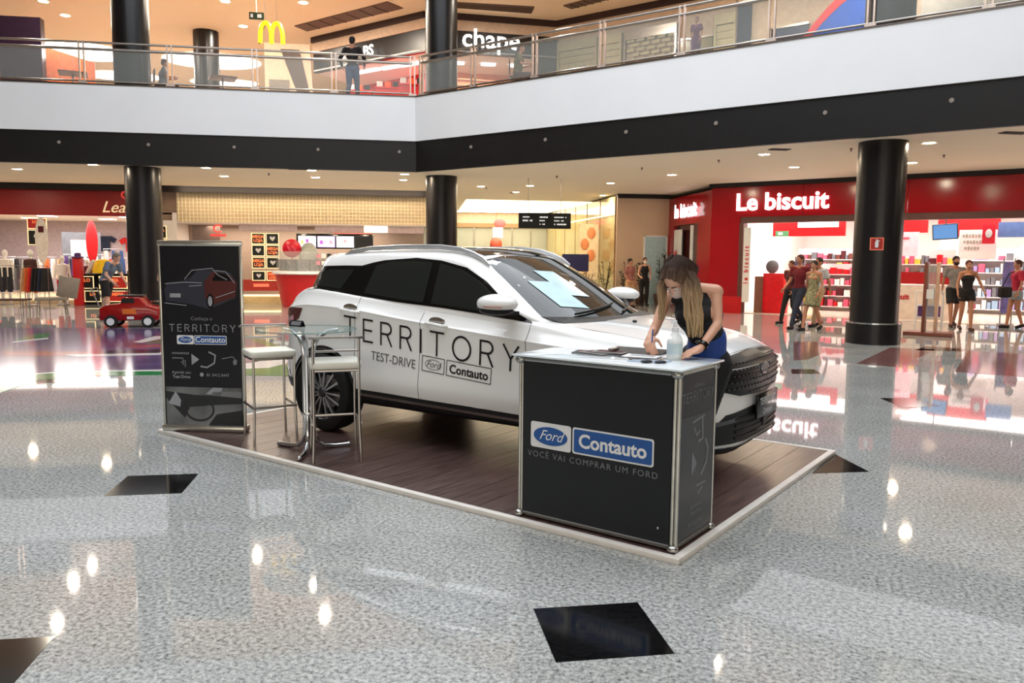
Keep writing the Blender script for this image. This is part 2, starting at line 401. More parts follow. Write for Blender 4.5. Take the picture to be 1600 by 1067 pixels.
# ---------------------------------------------------------------- lamps set in the ceilings
def downlight(x, y, z, label, group, r=.11, power=28, col=WARM, real=True, emit=None):
    t = empty('downlight', (x, y, z), label, 'light', group=group)
    ob('trim_ring', MB().lathe([(r, -.002), (r+.03, -.012), (r+.035, 0)], n=20), white_paint, t, True)
    ob('lamp_disc', MB().lathe([(0, -.005), (r, -.005)], n=20), emit or lamp_disc, t)
    if real:
        area('downlight_lamp', (x, y, z-.03), r*1.6, power, (1, .9, .76) if z > 6 else col, shape='DISK')
    return t
gl = 'round downlights in the lower gallery ceiling'
for px, py, lb in [(27, 264, 'far left over the red shop'), (145, 257, 'just left of the left column'), (322, 262, 'above the banner, front row'), (350, 275, 'above the banner, back row'),
                   (91, 294, 'low over the red shop sign'), (487, 266, 'above the screens, front row'), (493, 277, 'above the screens, back row'), (632, 272, 'left of the middle column, front row'),
                   (630, 281, 'left of the middle column, back row'), (828, 290, 'above the hanging sign, nearer one'), (806, 300, 'above the hanging sign, farther one'), (954, 286, 'right of the hanging sign, nearer one'),
                   (942, 305, 'right of the hanging sign, farther one'), (1050, 273, 'before the short red storefront'), (1194, 241, 'over the big white letters, nearer one'), (1241, 261, 'over the big white letters, farther one'),
                   (1452, 223, 'right of the thick black column')]:
    p = gp(px, py, CZ); downlight(p.x, p.y, CZ, 'round ceiling downlight ' + lb, gl, power=46)
for x, y in [(13.5, 12.5), (14.5, 9), (12, 17), (-12, 25), (3, 25.5), (-14, 22.5)]:
    downlight(x, y, CZ, 'round downlight further along the gallery ceiling', gl, power=46)
gu = 'round downlights in the upper ceiling'
for i, (px, py, lb) in enumerate([(68, 2, 'top left corner'), (102, 24, 'left of the upper left column'), (352, 2, 'above the distant column'), (380, 41, 'right of the distant column'), (474, 4, 'above the yellow emblem')]):
    p = gp(px, py, UZ); downlight(p.x, p.y, UZ, 'round upper ceiling downlight, ' + lb, gu, r=.14, power=210)
for x, y in [(4.5, 22.5), (9, 20), (12, 18), (-2, 24.5), (-10, 25), (-12, 34), (-7, 36), (-2, 36)]:
    downlight(x, y, UZ, 'round downlight hidden high over the upper floor', gu, r=.14, power=210)
# large oval recessed lights far back on the upper floor
oval_m = mat('oval_light', (255, 250, 238), .5, emit=5)
for xa, xb, ya, yb, lb in [(66, 196, 66, 94, 'nearer row, left one'), (258, 405, 82, 107, 'nearer row, right one'), (133, 247, 111, 125, 'farther row, left one'), (300, 402, 123, 134, 'farther row, right one')]:
    pa, pb = gp((xa+xb)/2, ya, UZ), gp((xa+xb)/2, yb, UZ); cx, cy = (pa.x+pb.x)/2, (pa.y+pb.y)/2; b_ = abs(pb.y-pa.y)/2; a_ = abs(gp(xb, (ya+yb)/2, UZ).x-gp(xa, (ya+yb)/2, UZ).x)/2
    o = ob('ceiling_light', MB().prism(oval(cx, cy, a_, b_, 36), UZ-.03, UZ-.01), oval_m); tag(o, 'large oval white ceiling light on the upper floor, ' + lb, 'light', 'oval lights in the upper ceiling')
    area('oval_lamp', (cx, cy, UZ-.05), 2.5, 260, WHITE, shape='DISK')
# downlights of the atrium ceiling, seen only as reflections in the floor
for k, (x, y) in enumerate([(-3.5, 18), (-1, 19.2), (1.5, 18), (4, 18.4), (-6, 18), (6.5, 15.2), (-4.5, 18.5), (0, 18.8), (3, 18.4), (-7.5, 19.2), (-9.5, 16.3), (8.4, 14.8), (-2.2, 20.5), (9.5, 17.5)]):
    downlight(x, y, ROOFZ, 'round downlight in the high atrium ceiling', 'downlights in the high atrium ceiling', r=.05, real=False, emit=mat('atrium_disc', (255, 244, 222), .5, emit=34))

# lower ceiling details: vents and sprinklers
vm = mat('dark_vent', (88, 72, 64), .6)
for i, (px, py, w, d) in enumerate([(1218, 233, .42, .2), (1585, 207, .5, .2), (465, 264, .5, .12), (800, 301, .15, .15)]):
    p = gp(px, py, CZ); t = empty('ceiling_vent', (p.x, p.y, CZ), ['dark slot vent in the ceiling left of the thick column', 'dark slot vent in the ceiling at the right edge', 'dark slot vent in the ceiling above the mesh wall', 'small dark vent beside the hanging sign'][i], 'vent')
    ob('frame', MB().box((0, 0, -.006), (w, d, .012)), vm, t)
    for k in range(4): ob('slat', MB().box((0, -d/2+d*(k+.5)/4, -.014), (w*.92, d*.1, .012)), black_plastic, t)
spk = []
for i, (px, py) in enumerate([(1123, 250), (1330, 232), (870, 275), (760, 293), (1003, 262), (420, 271), (1475, 242)]):
    p = gp(px, py, CZ); o = ob('sprinkler', MB().lathe([(.035, 0), (.03, -.012), (.012, -.02), (.012, -.05), (.03, -.055), (0, -.06)], n=10), brown_frame, loc=p)
    tag(o, 'tiny ceiling sprinkler head in the lower gallery', 'sprinkler', 'sprinkler heads in the lower gallery ceiling')
# brown louvred vents in the upper ceiling
lv = mat('brown_louvre', (104, 84, 74), .6, noise=.2, scale=30)
for i, ps in enumerate([[(460, 40), (480, 48), (630, 12), (605, 2)], [(712, 3), (835, 10), (830, 20), (712, 11)], [(880, 8), (893, 13), (975, -8), (955, -12)]]):
    q_ = [gp(x, y, UZ) for x, y in ps]
    t = empty('ceiling_vent', (q_[0].x, q_[0].y, UZ), ['long brown louvred vent over the dark store', 'brown louvred vent right of the corner column', 'brown louvred vent at the top, right of centre'][i], 'vent')
    P0 = q_[0]
    ob('louvre_panel', MB().prism([(p.x-P0.x, p.y-P0.y) for p in q_], -.03, -.001), lv, t)
    a, b, c, d = q_
    for k in range(1, 7):
        f1 = k/7; u = b.lerp(c, f1)-P0; w_ = a.lerp(d, f1)-P0
        ob('slat', MB().tube([(u.x, u.y, -.035), (w_.x, w_.y, -.035)], .02, 4), vm, t)
# ================================================================ upper floor shops
UA, UB, UC = Vector((-2.6, 31.05, 0)), Vector((1.35, 27.1, 0)), Vector((5.8, 27.4, 0))
def wallbox(a, b, z0, z1, th=.15, off=0):
    """box along the ground segment a-b, thickness th going back"""
    a, b = Vector((a[0], a[1], 0)), Vector((b[0], b[1], 0)); d = (b-a).normalized(); n = Vector((-d.y, d.x, 0))
    c = (a+b)/2+n*(th/2+off)+Z*((z0+z1)/2)
    return MB().box(c, ((b-a).length, th, abs(z1-z0)), math.atan2(d.y, d.x))
dk = mat('dark_store_panel', (26, 22, 23), .3, noise=.1)
soff = mat('soffit_paint', (205, 180, 158), .7)
UE = UC+D45*14
for nm, a, b in (('a', UA, UB), ('b', UB, UC), ('c', UC, UE)):
    struct('trim_4', wallbox(a, b, 9.4, UZ, .2, -.12), mat('stripe_brown', (50, 32, 30), .6))
    struct('trim_5', wallbox(a, b, 9.08, 9.4, .2, -.05), soff)
st = empty('shopfront', UB, 'dark upper floor shop with lit white letters and bright red interior', 'shop')
SHELL = {'back_wall': 'wall_back', 'side_wall': 'wall_left', 'shop_ceiling': 'ceiling', 'ceiling_panel': 'ceiling', 'shop_floor': 'floor', 'step': 'trim_8', 'store_ceiling': 'ceiling', 'store_floor': 'floor'}
def inpar(mb, t):
    L = t.location; mb.v = [(v[0]-L.x, v[1]-L.y, v[2]-L.z) for v in mb.v]; return mb
def pt(name, mb, m, t, **k):
    if name in SHELL: return struct(SHELL[name], mb, m)
    return ob(name, inpar(mb, t), m, t, **k)
pt('fascia_panel', wallbox(UA, UB, 8.35, 9.08), dk, st); pt('fascia_panel', wallbox(UB, UC-Vector((.0, 0, 0)), 8.35, 9.08), dk, st)
pt('side_panel', wallbox(UC-Vector((.85, .05, 0)), UC, 5.7, 8.35), mat('slate_panel', (52, 56, 60), .5), st)
redm = mat('interior_red', (200, 30, 36), .5); back_or = mat('warm_slats', (232, 170, 140), .6)
pt('back_wall', wallbox(UB+Vector((.3, 3, 0)), UC+Vector((-.3, 3, 0)), 5.7, 8.4), back_or, st)
pt('back_wall', wallbox(UA+Vector((1.5, 2.4, 0)), UB+Vector((.5, 3, 0)), 5.7, 8.4), redm, st)
for k in range(6):
    pt('slat', wallbox(UB+Vector((.3, 2.9, 0)), UC+Vector((-.3, 2.9, 0)), 7.0+k*.22, 7.05+k*.22, .06), mat('slat_dark', (110, 50, 44), .5), st)
pt('shop_ceiling', MB().prism([(UA.x, UA.y), (UB.x, UB.y), (UC.x, UC.y), (UC.x, UC.y+3.1), (UA.x+1.5, UA.y+2.4)], 8.4, 8.45), white_paint, st)
for k, (x, y) in enumerate([(-.6, 30.4), (.3, 29.6), (1.0, 29.0), (2.5, 28.6), (3.6, 28.6), (4.6, 28.6)]):
    pt('ceiling_lamp', MB().box((x, y, 8.36), (1.1 if k < 3 else .5, .18, .06), -PI/4 if k < 3 else 0), lit_white, st)
area('upper_shop_lamp', (.2, 30.2, 8.2), 2.5, 130, WHITE); area('upper_shop_lamp', (3.5, 29, 8.2), 2.5, 120, WARM)
text_ob('letters', 'BS', .5, lit_white, UA.lerp(UB, .56)+Vector((-.17, -.17, 8.5)), D45, Z, st, bold=.008, extrude=.01).location = -UB
text_ob('letters', 'chape', .85, lit_white, UB+Vector((2.15, -.1, 8.52)), UC-UB, Z, st, bold=.008, extrude=.01).location = -UB
# stands inside
for x, y, lb in [(-.9, 29.6, 'left'), (.1, 28.9, 'middle'), (.9, 28.2, 'right')]:
    t = empty('display_table', (x, y, 5.7), 'red display table inside the upper dark shop, ' + lb, 'table')
    ob('tabletop', MB().box((0, 0, 1.75), (.9, .5, .05)), redm, t); ob('cabinet', MB().box((0, 0, .86), (.8, .42, 1.72)), redm, t)
    for k in range(3): ob('box', MB().box((-.28+k*.28, 0, 1.88), (.2, .2, .2)), [print_white, mat('orange_box', (230, 90, 30), .5), black_plastic][k], t)
# angled wall with rolled-down shutters
def sC(px): return (vp(px, 60, UC, N45)-UC).dot(D45)
def cseg(p0, p1, z0, z1, m, name, lab, cat, th=.1, off=-.06):
    a = UC+D45*sC(p0); b = UC+D45*sC(p1); o = wallbox(a, b, z0, z1, th, off); return o, a, b
struct('wall_right', wallbox(UC, UE, 5.7, 9.1, .2, .1), mat('beige_wall', (190, 175, 155), .7))
shg = mat('shutter_green', (158, 158, 130), .55); shl = mat('shutter_light', (176, 172, 140), .5); nv = mat('navy_panel', (38, 44, 66), .4)
for p0, p1, m, lb, kind in [(872, 934, shg, 'plain grey-green roller shutter beside the dark upper shop', 'rib'), (936, 972, shl, 'narrow ribbed pale shutter on the upper floor', 'rib'),
                            (976, 1058, shl, 'shutter of staggered pale bricks with openings, upper floor', 'brick'), (1116, 1150, shl, 'pale ribbed panel right of the person in purple', 'rib')]:
    a = UC+D45*sC(p0); b = UC+D45*sC(p1); t = empty('roller_shutter', a, lb, 'shutter'); Lg = (b-a).length; t.rotation_euler = (0, 0, -PI/4)
    ob('frame', MB().box((Lg/2, 0, 8.72), (Lg, .12, .3)).box((.03, 0, 7.15), (.06, .12, 2.9)).box((Lg-.03, 0, 7.15), (.06, .12, 2.9)), steel if kind == 'brick' else m, t)
    if kind == 'rib':
        n = 14
        for k in range(n): ob('slat', MB().box((Lg/2, .02, 5.8+k*.205), (Lg-.12, .03, .19)), m, t)
    else:
        ob('backing', MB().box((Lg/2, .14, 7.15), (Lg, .04, 2.9)), mat('dark_backing', (60, 54, 40), .6), t)
        me = MB().box((0, 0, 0), (.27, .03, .1)).mesh('brick'); me.materials.append(m)
        for r in range(13):
            for k in range(int(Lg/.36)):
                o = bpy.data.objects.new('brick', me); COL.objects.link(o); o.parent = t; o.location = (.22+k*.36+(r % 2)*.17, 0, 6.75+r*.15)
for p0, p1, z0, z1, m, lb in [(1151, 1173, 5.7, 9.3, nv, 'narrow navy blue panel on the upper floor'), (1062, 1114, 5.7, 8.3, mat('olive_glass', (120, 116, 84), .2), 'olive shop window behind the person in purple'),
                              (1205, 1262, 5.7, 8.2, mat('dark_blue_panel', (48, 56, 82), .2), 'dark blue shop window at upper right')]:
    a = UC+D45*sC(p0); b = UC+D45*sC(p1); t = empty('shop_panel', a, lb, 'panel'); t.rotation_euler = (0, 0, -PI/4); Lg = (b-a).length
    ob('panel', MB().box((Lg/2, 0, (z0+z1)/2), (Lg, .06, z1-z0)), m, t); ob('frame', MB().box((Lg/2, -.02, z1), (Lg+.05, .1, .06)).box((0, -.02, (z0+z1)/2), (.05, .1, z1-z0)), steel, t)
# curved blue and red advert board at the upper right
t = empty('advert_board', UC+D45*sC(1268)-N45*1.0, 'curved blue advert board with red upper edge, upper right', 'sign'); t.rotation_euler = (0, 0, -PI/4)
mb = MB(); mr = MB(); Lg = 2.2
for k in range(48):
    x0, x1 = Lg*k/48, Lg*(k+1)/48; h = 7.2+1.4*math.sin(PI*.5*(k+1)/48); mb.box(((x0+x1)/2, -.25*math.sin(PI*k/48), (5.7+h)/2), (x1-x0+.01, .05, h-5.7)); mr.box(((x0+x1)/2, -.25*math.sin(PI*k/48), h+.12), (x1-x0+.01, .07, .26))
ob('blue_face', mb, mat('ad_blue', (36, 84, 180), .3), t); ob('red_edge', mr, mat('ad_red', (196, 52, 60), .3), t)
t = tag(ob('fluorescent_tube', MB().tube([gp(1200, -8, 9.3), gp(1243, 14, 9.3)], .09, 8), lit_white), 'bright white tube light at the top right', 'light')
struct('wall_right', wallbox(UC+D45*11.5-N45*1.5, UC+D45*20-N45*1.5, 5.7, UZ, .2), mat('pale_grey_wall', (178, 180, 178), .6))
# left end of the upper floor
kx = vp(64, 60, (0, 27, 0), (0, 1, 0)).x; t = empty('kiosk', (kx-3.2, 28, 5.7), 'dark purple kiosk block at far upper left', 'kiosk')
ob('body', MB().box2((-4, -1, 0), (3.2, -.7, vp(40, 26, (0, 27, 0), (0, 1, 0)).z-5.7)), mat('purple_black', (36, 22, 40), .25), t); ob('poster', MB().box2((-1.5, -1.04, .9), (2.0, -1.0, 2.4)), mat('kiosk_poster', (120, 60, 62), .3), t)
ob('menu_screen', MB().box2((.2, -1.07, 1.5), (1.2, -1.04, 2.2)), lit_white, t)
px_ = vp(62, 100, (0, 28.9, 0), (0, 1, 0)).x; t = empty('wooden_partition', (px_, 28.9, 5.7), 'sloping orange-brown wooden board partition, upper left', 'partition')
wd = mat('orange_wood', (186, 96, 58), .45, noise=.12)
for k in range(5):
    ha_, hb_ = vp(70, 70, (0, 28.9, 0), (0, 1, 0)).z-5.7, vp(122, 97, (0, 28.9, 0), (0, 1, 0)).z-5.7; dh_ = (ha_-hb_)/5; h = ha_-dh_*k; me = MB().prism([(0, 0), (.325, 0), (.325, .05), (0, .05)], 0, h); v = me.v
    me.v = [(x, y, z if z == 0 else (h if x < .2 else h-dh_)) for x, y, z in v]
    o = ob('board', me, wd, t, loc=(k*.34, 0, 0))
# slanted dark frame structure left of the dark shop
t = empty('leaning_panel', (-3.9, 29.6, 5.7), 'slanted beige wall with a dark grid opening, upper floor', 'panel')
ob('panel', MB().add([(-.25, 0, 0), (1.45, 0, 0), (1.3, 0, 3.3), (-.25, 0, 3.3), (-.25, .15, 0), (1.45, .15, 0), (1.3, .15, 3.3), (-.25, .15, 3.3)], [(0, 1, 2, 3), (7, 6, 5, 4), (0, 4, 5, 1), (1, 5, 6, 2), (2, 6, 7, 3), (3, 7, 4, 0)]), soff, t)
ob('dark_grid', MB().add([(.3, -.03, 3.1), (.95, -.03, 3.1), (1.42, -.03, 1.0), (1.08, -.03, 1.0), (.3, 0, 3.1), (.95, 0, 3.1), (1.42, 0, 1.0), (1.08, 0, 1.0)], [(3, 2, 1, 0), (0, 1, 5, 4), (1, 2, 6, 5), (2, 3, 7, 6), (3, 0, 4, 7)]), mat('dark_grid', (74, 62, 58), .5, noise=.3, scale=60), t)
ob('grey_door', MB().box2((-.1, -.05, 0), (.58, 0, 2.05)), mat('grey_door', (120, 112, 104), .5), t)
# hanging yellow emblem (two arches)
ex = vp(424, 52, (0, 25.5, 0), (0, 1, 0)); t = empty('hanging_emblem', ex, 'yellow double arch emblem hanging on wires', 'sign')
ye = mat('emblem_yellow', (236, 200, 20), .4, emit=.75); m1 = MB()
for s in (-1, 1):
    pts = [(s*.165-.165*math.cos(PI*k/10)*1.0, 0, -.30+.60*math.sin(PI*k/10)**.6) for k in range(11)]
    m1.tube([Vector((p[0], p[1], p[2])) for p in pts], .066, 8)
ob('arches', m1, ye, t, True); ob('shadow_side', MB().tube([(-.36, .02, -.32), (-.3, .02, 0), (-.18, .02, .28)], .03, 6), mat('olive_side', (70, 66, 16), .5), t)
wr = MB(); wr.tube([(-.16, 0, .3), (-.16, 0, UZ-ex.z)], .006, 4); wr.tube([(.16, 0, .3), (.16, 0, UZ-ex.z)], .006, 4); ob('wires', wr, steel, t)
ex = vp(401, 25, (0, 25, 0), (0, 1, 0)); t = empty('exit_sign', ex, 'small green exit sign under the upper ceiling', 'sign')
ob('plate', MB().box((0, 0, 0), (.42, .03, .2)), mat('exit_dark', (40, 58, 36), .5), t); ob('arrow', MB().prism([(-.17, -.02), (-.1, -.02), (-.1, -.017), (-.17, -.017)], -.05, .05).box((.08, -.018, 0), (.12, .004, .1)), print_white, t)
ob('wires', MB().tube([(0, 0, .1), (0, 0, UZ-ex.z)], .006, 4), steel, t)
# upper furniture seen over the edge
for x, y, lb in [(-8.3, 23.6, 'left of the left upper column'), (-4.4, 23.4, 'under the distant column'), (5.2, 20.6, 'behind the angled balcony glass')]:
    t = empty('dining_table', (x, y, 5.7), 'square dining table on the upper floor, ' + lb, 'table', .3)
    ob('tabletop', MB().box((0, 0, .74), (.7, .7, .03)), mat('table_brown', (96, 66, 52), .4), t, bevel=.005); ob('leg', MB().lathe([(.2, 0), (.2, .02), (.03, .04), (.03, .73)], n=12), steel, t, True)

# ================================================================ lower shops, left
LY = 28.0
red_sign = mat('dark_red_fascia', (150, 18, 22), .35)
shell = mat('shop_white', (232, 224, 222), .6, noise=.01)
t = empty('shopfront', (-8, LY, 0), 'open clothing shop under a dark red fascia with white script', 'shop')
def P_(name, mb, m, **k): return pt(name, mb, m, t, **k)
P_('fascia_panel', MB().box2((-16, LY, 2.86), (-7.65, LY+.15, 3.68)), red_sign)
P_('ceiling_panel', MB().box2((-16, LY+.1, 2.95), (-6.6, LY+7, 3.0)), shell); P_('back_wall', MB().box2((-16, LY+7, 0), (-6.6, LY+7.1, 3)), mat('shop_lilac', (176, 160, 166), .6))
P_('side_wall', MB().box2((-7.0, LY, 0), (-6.86, LY+7, 3.0)), shell); P_('step', MB().box2((-16, LY-.25, 0), (-6.8, LY+.3, .12)), mat('cream_stone', (212, 188, 150), .3))
P_('fascia_panel', MB().box2((-7.65, LY+.1, 2.7), (-6.86, LY+.25, 3.68)), mat('taupe', (140, 116, 100), .5)); P_('side_wall', MB().box2((-7.7, LY+.02, 0), (-6.86, LY+.1, 2.75)), shell)
P_('shop_floor', MB().box2((-16, LY+.3, 0), (-6.8, LY+7, .1)), mat('cream_stone', (212, 188, 150), .3))
for k in range(6):
    P_('ceiling_lamp', MB().box((-14.5+k*1.35, LY+2.5+(k % 2)*2, 2.94), (.5, .5, .03)), lit_white)
P_('door_panel', MB().box2((-9.4, LY+6.95, 0), (-8.7, LY+7, 2.6)), mat('lilac_grey', (150, 140, 158), .6))
area('left_shop_lamp', (-11.3, LY+2.6, 2.85), 6, 470, WHITE, sy=4)
v = text_ob('script_letters', 'Lea', .52, mat('sign_cream', (240, 215, 170), .4, emit=.5), Vector((-8.82, LY-.01, 2.98)), (1, 0, 0), Z, t, shear=.35, extrude=.015); v.location = -t.location
em = MB(); em.tube([Vector((-8.4+.14*math.cos(g), LY-.02, 3.55+.12*math.sin(g))) for g in np.linspace(.5, 5.5, 10)], .022, 6); P_('emblem', em, mat('emblem_red', (226, 70, 66), .4, emit=.6))

area('mesh_wash_lamp', (-2.7, LY-.55, 3.8), 8, 50, WARM, rot=(math.radians(35), 0, 0), sy=.15)
def poster(name, x, z, w, h, y, frame_m, face_m, label, dark=True, txt=None, heart=False, cat='poster', group=None, n=None):
    t = empty(name, (x, y, z), label, cat, group=group)
    fr = MB()
    for a, b in (((-w/2, 0, -h/2), (w/2, -.03, -h/2+.025)), ((-w/2, 0, h/2-.025), (w/2, -.03, h/2)), ((-w/2, 0, -h/2), (-w/2+.025, -.03, h/2)), ((w/2-.025, 0, -h/2), (w/2, -.03, h/2))): fr.box2(a, b)
    ob('frame', fr, frame_m, t); ob('sheet', MB().box2((-w/2, 0, -h/2), (w/2, -.012, h/2)), face_m, t)
    if txt:
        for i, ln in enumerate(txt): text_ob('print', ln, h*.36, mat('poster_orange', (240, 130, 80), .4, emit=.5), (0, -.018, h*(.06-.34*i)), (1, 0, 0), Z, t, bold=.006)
    if heart:
        ob('heart', flat([(0, -h*.22), (h*.24, h*.05), (h*.2, h*.2), (h*.08, h*.2), (0, h*.1), (-h*.08, h*.2), (-h*.2, h*.2), (-h*.24, h*.05)], frame_mat((0, -.016, 0), (1, 0, 0), Z), .004), print_white, t)
    return t
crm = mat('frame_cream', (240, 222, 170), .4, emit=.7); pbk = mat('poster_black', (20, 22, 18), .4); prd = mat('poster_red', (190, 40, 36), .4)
poster('poster', -7.45, 2.36, .55, .42, LY-.03, crm, pbk, 'black sale poster right of the left column, upper one', txt=['MEGA', 'LOJA']); poster('poster', -7.45, 1.86, .55, .5, LY-.03, crm, pbk, 'black poster with a white heart right of the left column', heart=True)
poster('poster', -11.35, 2.6, .6, .35, LY+.5, crm, prd, 'orange sale poster in the clothing shop, far left', txt=['LOJA']); poster('poster', -11.35, 2.15, .6, .5, LY+.5, crm, pbk, 'black poster with heart in the clothing shop, far left', heart=True)

# middle: wall of square mesh above an open shop
t = empty('mesh_wall', (-6.86, LY, 2.7), 'large beige wall of small square mesh above the shops', 'wall panel')
ob('backing', MB().box2((0, .06, 0), (8.25, .12, 1.14)), mat('mesh_backing', (222, 200, 160), .6, noise=.03, scale=1), t)
mb = MB()
for k in range(70): mb.box((.06+k*.118, .03, .57), (.03, .03, 1.14))
o = ob('vertical_bars', mb, mat('mesh_bar', (242, 226, 194), .5), t); o['kind'] = 'stuff'
mb = MB()
for k in range(10): mb.box((4.12, .045, .06+k*.118), (8.25, .02, .03))
ob('horizontal_bars', mb, mat('mesh_bar', (242, 226, 194), .5), t)['kind'] = 'stuff'
struct('trim_6', MB().box2((-16, LY-.3, 3.66), (1.5, LY-.15, CZ)), mat('dark_trim', (26, 17, 15), .6))
struct('wall_back', MB().box2((-16, LY-.1, 3.68), (-6.86, LY+.1, CZ)), mat('taupe', (140, 116, 100), .5))
taupe_l = mat('shop_pink_beige', (150, 132, 122), .55, noise=.02)
t = empty('shopfront', (-2.7, LY, 0), 'open shop with poster frames and menu screens under the mesh wall', 'shop')
def P_(name, mb, m, **k): return pt(name, mb, m, t, **k)
P_('back_wall', MB().box2((-6.86, LY+1.6, 0), (1.36, LY+1.7, 2.7)), taupe_l); P_('shop_ceiling', MB().box2((-6.86, LY, 2.68), (1.36, LY+1.6, 2.7)), shell)
P_('header', MB().box2((-4.9, LY+.05, 2.45), (-3.0, LY+.15, 2.66)), mat('header_grey', (178, 158, 160), .5)); P_('header', MB().box2((-2.4, LY+.05, 2.42), (1.3, LY+.15, 2.62)), mat('header_grey', (178, 158, 160), .5))
P_('grey_panel', MB().box2((-6.5, LY+.5, 1.2), (-5.6, LY+.55, 2.62)), mat('grey_brown', (116, 100, 94), .5)); P_('plinth', MB().box2((-6.86, LY-.1, 0), (-3.0, LY+.5, .28)), mat('cream_glow', (230, 205, 150), .4)); P_('light_strip', MB().box2((-6.8, LY-.12, .24), (-3.1, LY-.1, .3)), mat('strip_light', (255, 232, 170), .4, emit=1.6))
P_('red_band', MB().box2((-5.4, LY+.0, .42), (-3.1, LY+.05, .8)), mat('band_red', (176, 54, 44), .4))
P_('lit_sign_box', MB().box2((-.75, LY+.02, 2.43), (.05, LY+.05, 2.66)), mat('lit_cream', (255, 236, 196), .4, emit=1.6))
area('mid_shop_lamp', (-3, LY+.7, 2.6), 6, 170, WARM, sy=1)
hd = MB(); hd.tube([Vector((-5.55+.14*math.cos(g), LY-.02, 2.5+.12*math.sin(g))) for g in np.linspace(.5, 5.5, 10)], .03, 6); P_('emblem', hd, mat('emblem_red', (226, 70, 66), .4, emit=.6)); P_('emblem_base', MB().box((-5.55, LY, 2.28), (.5, .03, .08)), mat('emblem_red', (226, 70, 66), .4, emit=.6))
P_('lit_text', MB().box2((-4.45, LY-.05, .56), (-3.95, LY-.01, .66)), mat('emblem_red2', (250, 110, 80), .4, emit=.8))
rows = [(2.18, 'top'), (1.78, 'second'), (1.37, 'third'), (.93, 'lowest')]
for i, (z, rn) in enumerate(rows):
    for j, x in enumerate((-4.27, -3.80)):
        hh = (i+j) % 2 == 1
        poster('poster', x, z, .43, .38 if i < 3 else .33, LY-.02, crm, pbk if hh or i < 3 else prd, ('black poster with a white heart' if hh else 'orange lettered sale poster') + ', %s row, %s column of the poster grid' % (rn, ['left', 'right'][j]), txt=None if hh else ['MEGA', 'LOJA'], heart=hh, group='posters in the grid left of the kiosk')
# menu screens
scol = [(250, 246, 255), (214, 180, 250), (252, 244, 252), (24, 20, 20)]
t = empty('screen_housing', (-1.75, LY+.06, 2.12), 'long black housing behind the row of menu screens', 'sign'); ob('casing', MB().box((0, 0.05, 0), (2.55, .06, .52)), gloss_black, t, bevel=.01); ob('top_light', MB().box((.6, -.06, .27), (1.3, .03, .02)), mat('emblem_red', (226, 70, 66), .4, emit=.6), t)
for k, lb in enumerate(['white menu screen, left of three lit ones', 'lilac menu screen between two white ones', 'white menu screen right of the lilac one', 'dark menu screen at the right end of the row']):
    x = -2.66+k*.635
    t = empty('menu_screen', (x, LY-.03, 2.1), lb, 'screen'); ob('bezel', MB().box((0, 0.01, 0), (.62, .04, .42)), gloss_black, t)
    ob('panel', MB().box((0, -.015, 0), (.58, .012, .37)), mat('screen_%d' % k, scol[k], .3, emit=1.3 if k < 3 else 0), t)
    if k < 3:
        for q in range(3): ob('picture', MB().box((-.16+.16*q, -.023, -.02+.05*(q % 2)), (.1, .004, .12)), mat('pic%d' % (q+k), [(240, 200, 120), (180, 100, 200), (210, 200, 240), (250, 170, 180), (200, 220, 240)][q+k], .4, emit=.7), t)
# red kiosk with white rim, acrylic screen and round red balloon sign
t = empty('snack_kiosk', (-2.55, 26.2, 0), 'round red kiosk with a white rim behind the car tail', 'kiosk')
ob('drum', MB().lathe([(.75, 0), (.95, 1.05)], n=40), red_paint, t, True); ob('rim', MB().lathe([(.95, 1.03), (1.04, 1.06), (1.04, 1.13), (.9, 1.14)], n=40), white_paint, t, True)
cn = MB()
for k in range(7):
    g = PI+PI*k/7+.2; cn.box((.72*math.cos(g), .72*math.sin(g), 1.32), (.26, .2, .36), g+PI/2)
ob('cans', cn, mat('kiosk_goods', (110, 100, 100), .3, noise=.4, scale=12), t)
pc = []
for k in range(16):
    g = PI+PI*k/15; pc.append((.9*math.cos(g), .9*math.sin(g)))
sc = MB(); n = len(pc)
sc.add([(x, y, 1.13) for x, y in pc]+[(x, y, 1.75) for x, y in pc], [(i, i+1, n+i+1, n+i) for i in range(n-1)]); ob('acrylic_screen', sc, mat('acrylic', (200, 205, 205), .1, alpha=.35, noise=0), t, True)
ob('grey_globe', MB().sphere((.1, 0, 1.62), (.3, .3, .42), 20, 12), mat('globe_grey', (160, 165, 160), .2), t, True)
for k in range(8):
    ob('label', MB().box((.45+.17*(k % 4), -.75, 1.4+.22*(k//4)), (.13, .02, .13)), [mat('lab_pink', (226, 130, 150), .4), print_white, black_plastic, mat('lab_lilac', (170, 140, 160), .4)][k % 4], t)
ex = vp(456, 388, (0, 26.0, 0), (0, 1, 0)); t = empty('round_sign', ex, 'round red balloon-like sign with white marks over the kiosk', 'sign')
ob('disc', MB().sphere((0, 0, 0), (.29, .08, .29), 24, 12), mat('balloon_red', (190, 24, 44), .25), t, True); ob('marks', MB().tube([(-.12, -.085, .08), (-.05, -.09, -.1), (.03, -.09, .08), (.12, -.085, -.08)], .014, 6), mat('balloon_mark', (230, 120, 150), .4), t)
ob('stem', MB().tube([(0, 0, -.28), (.08, 0, -.62)], .015, 6), red_paint, t)

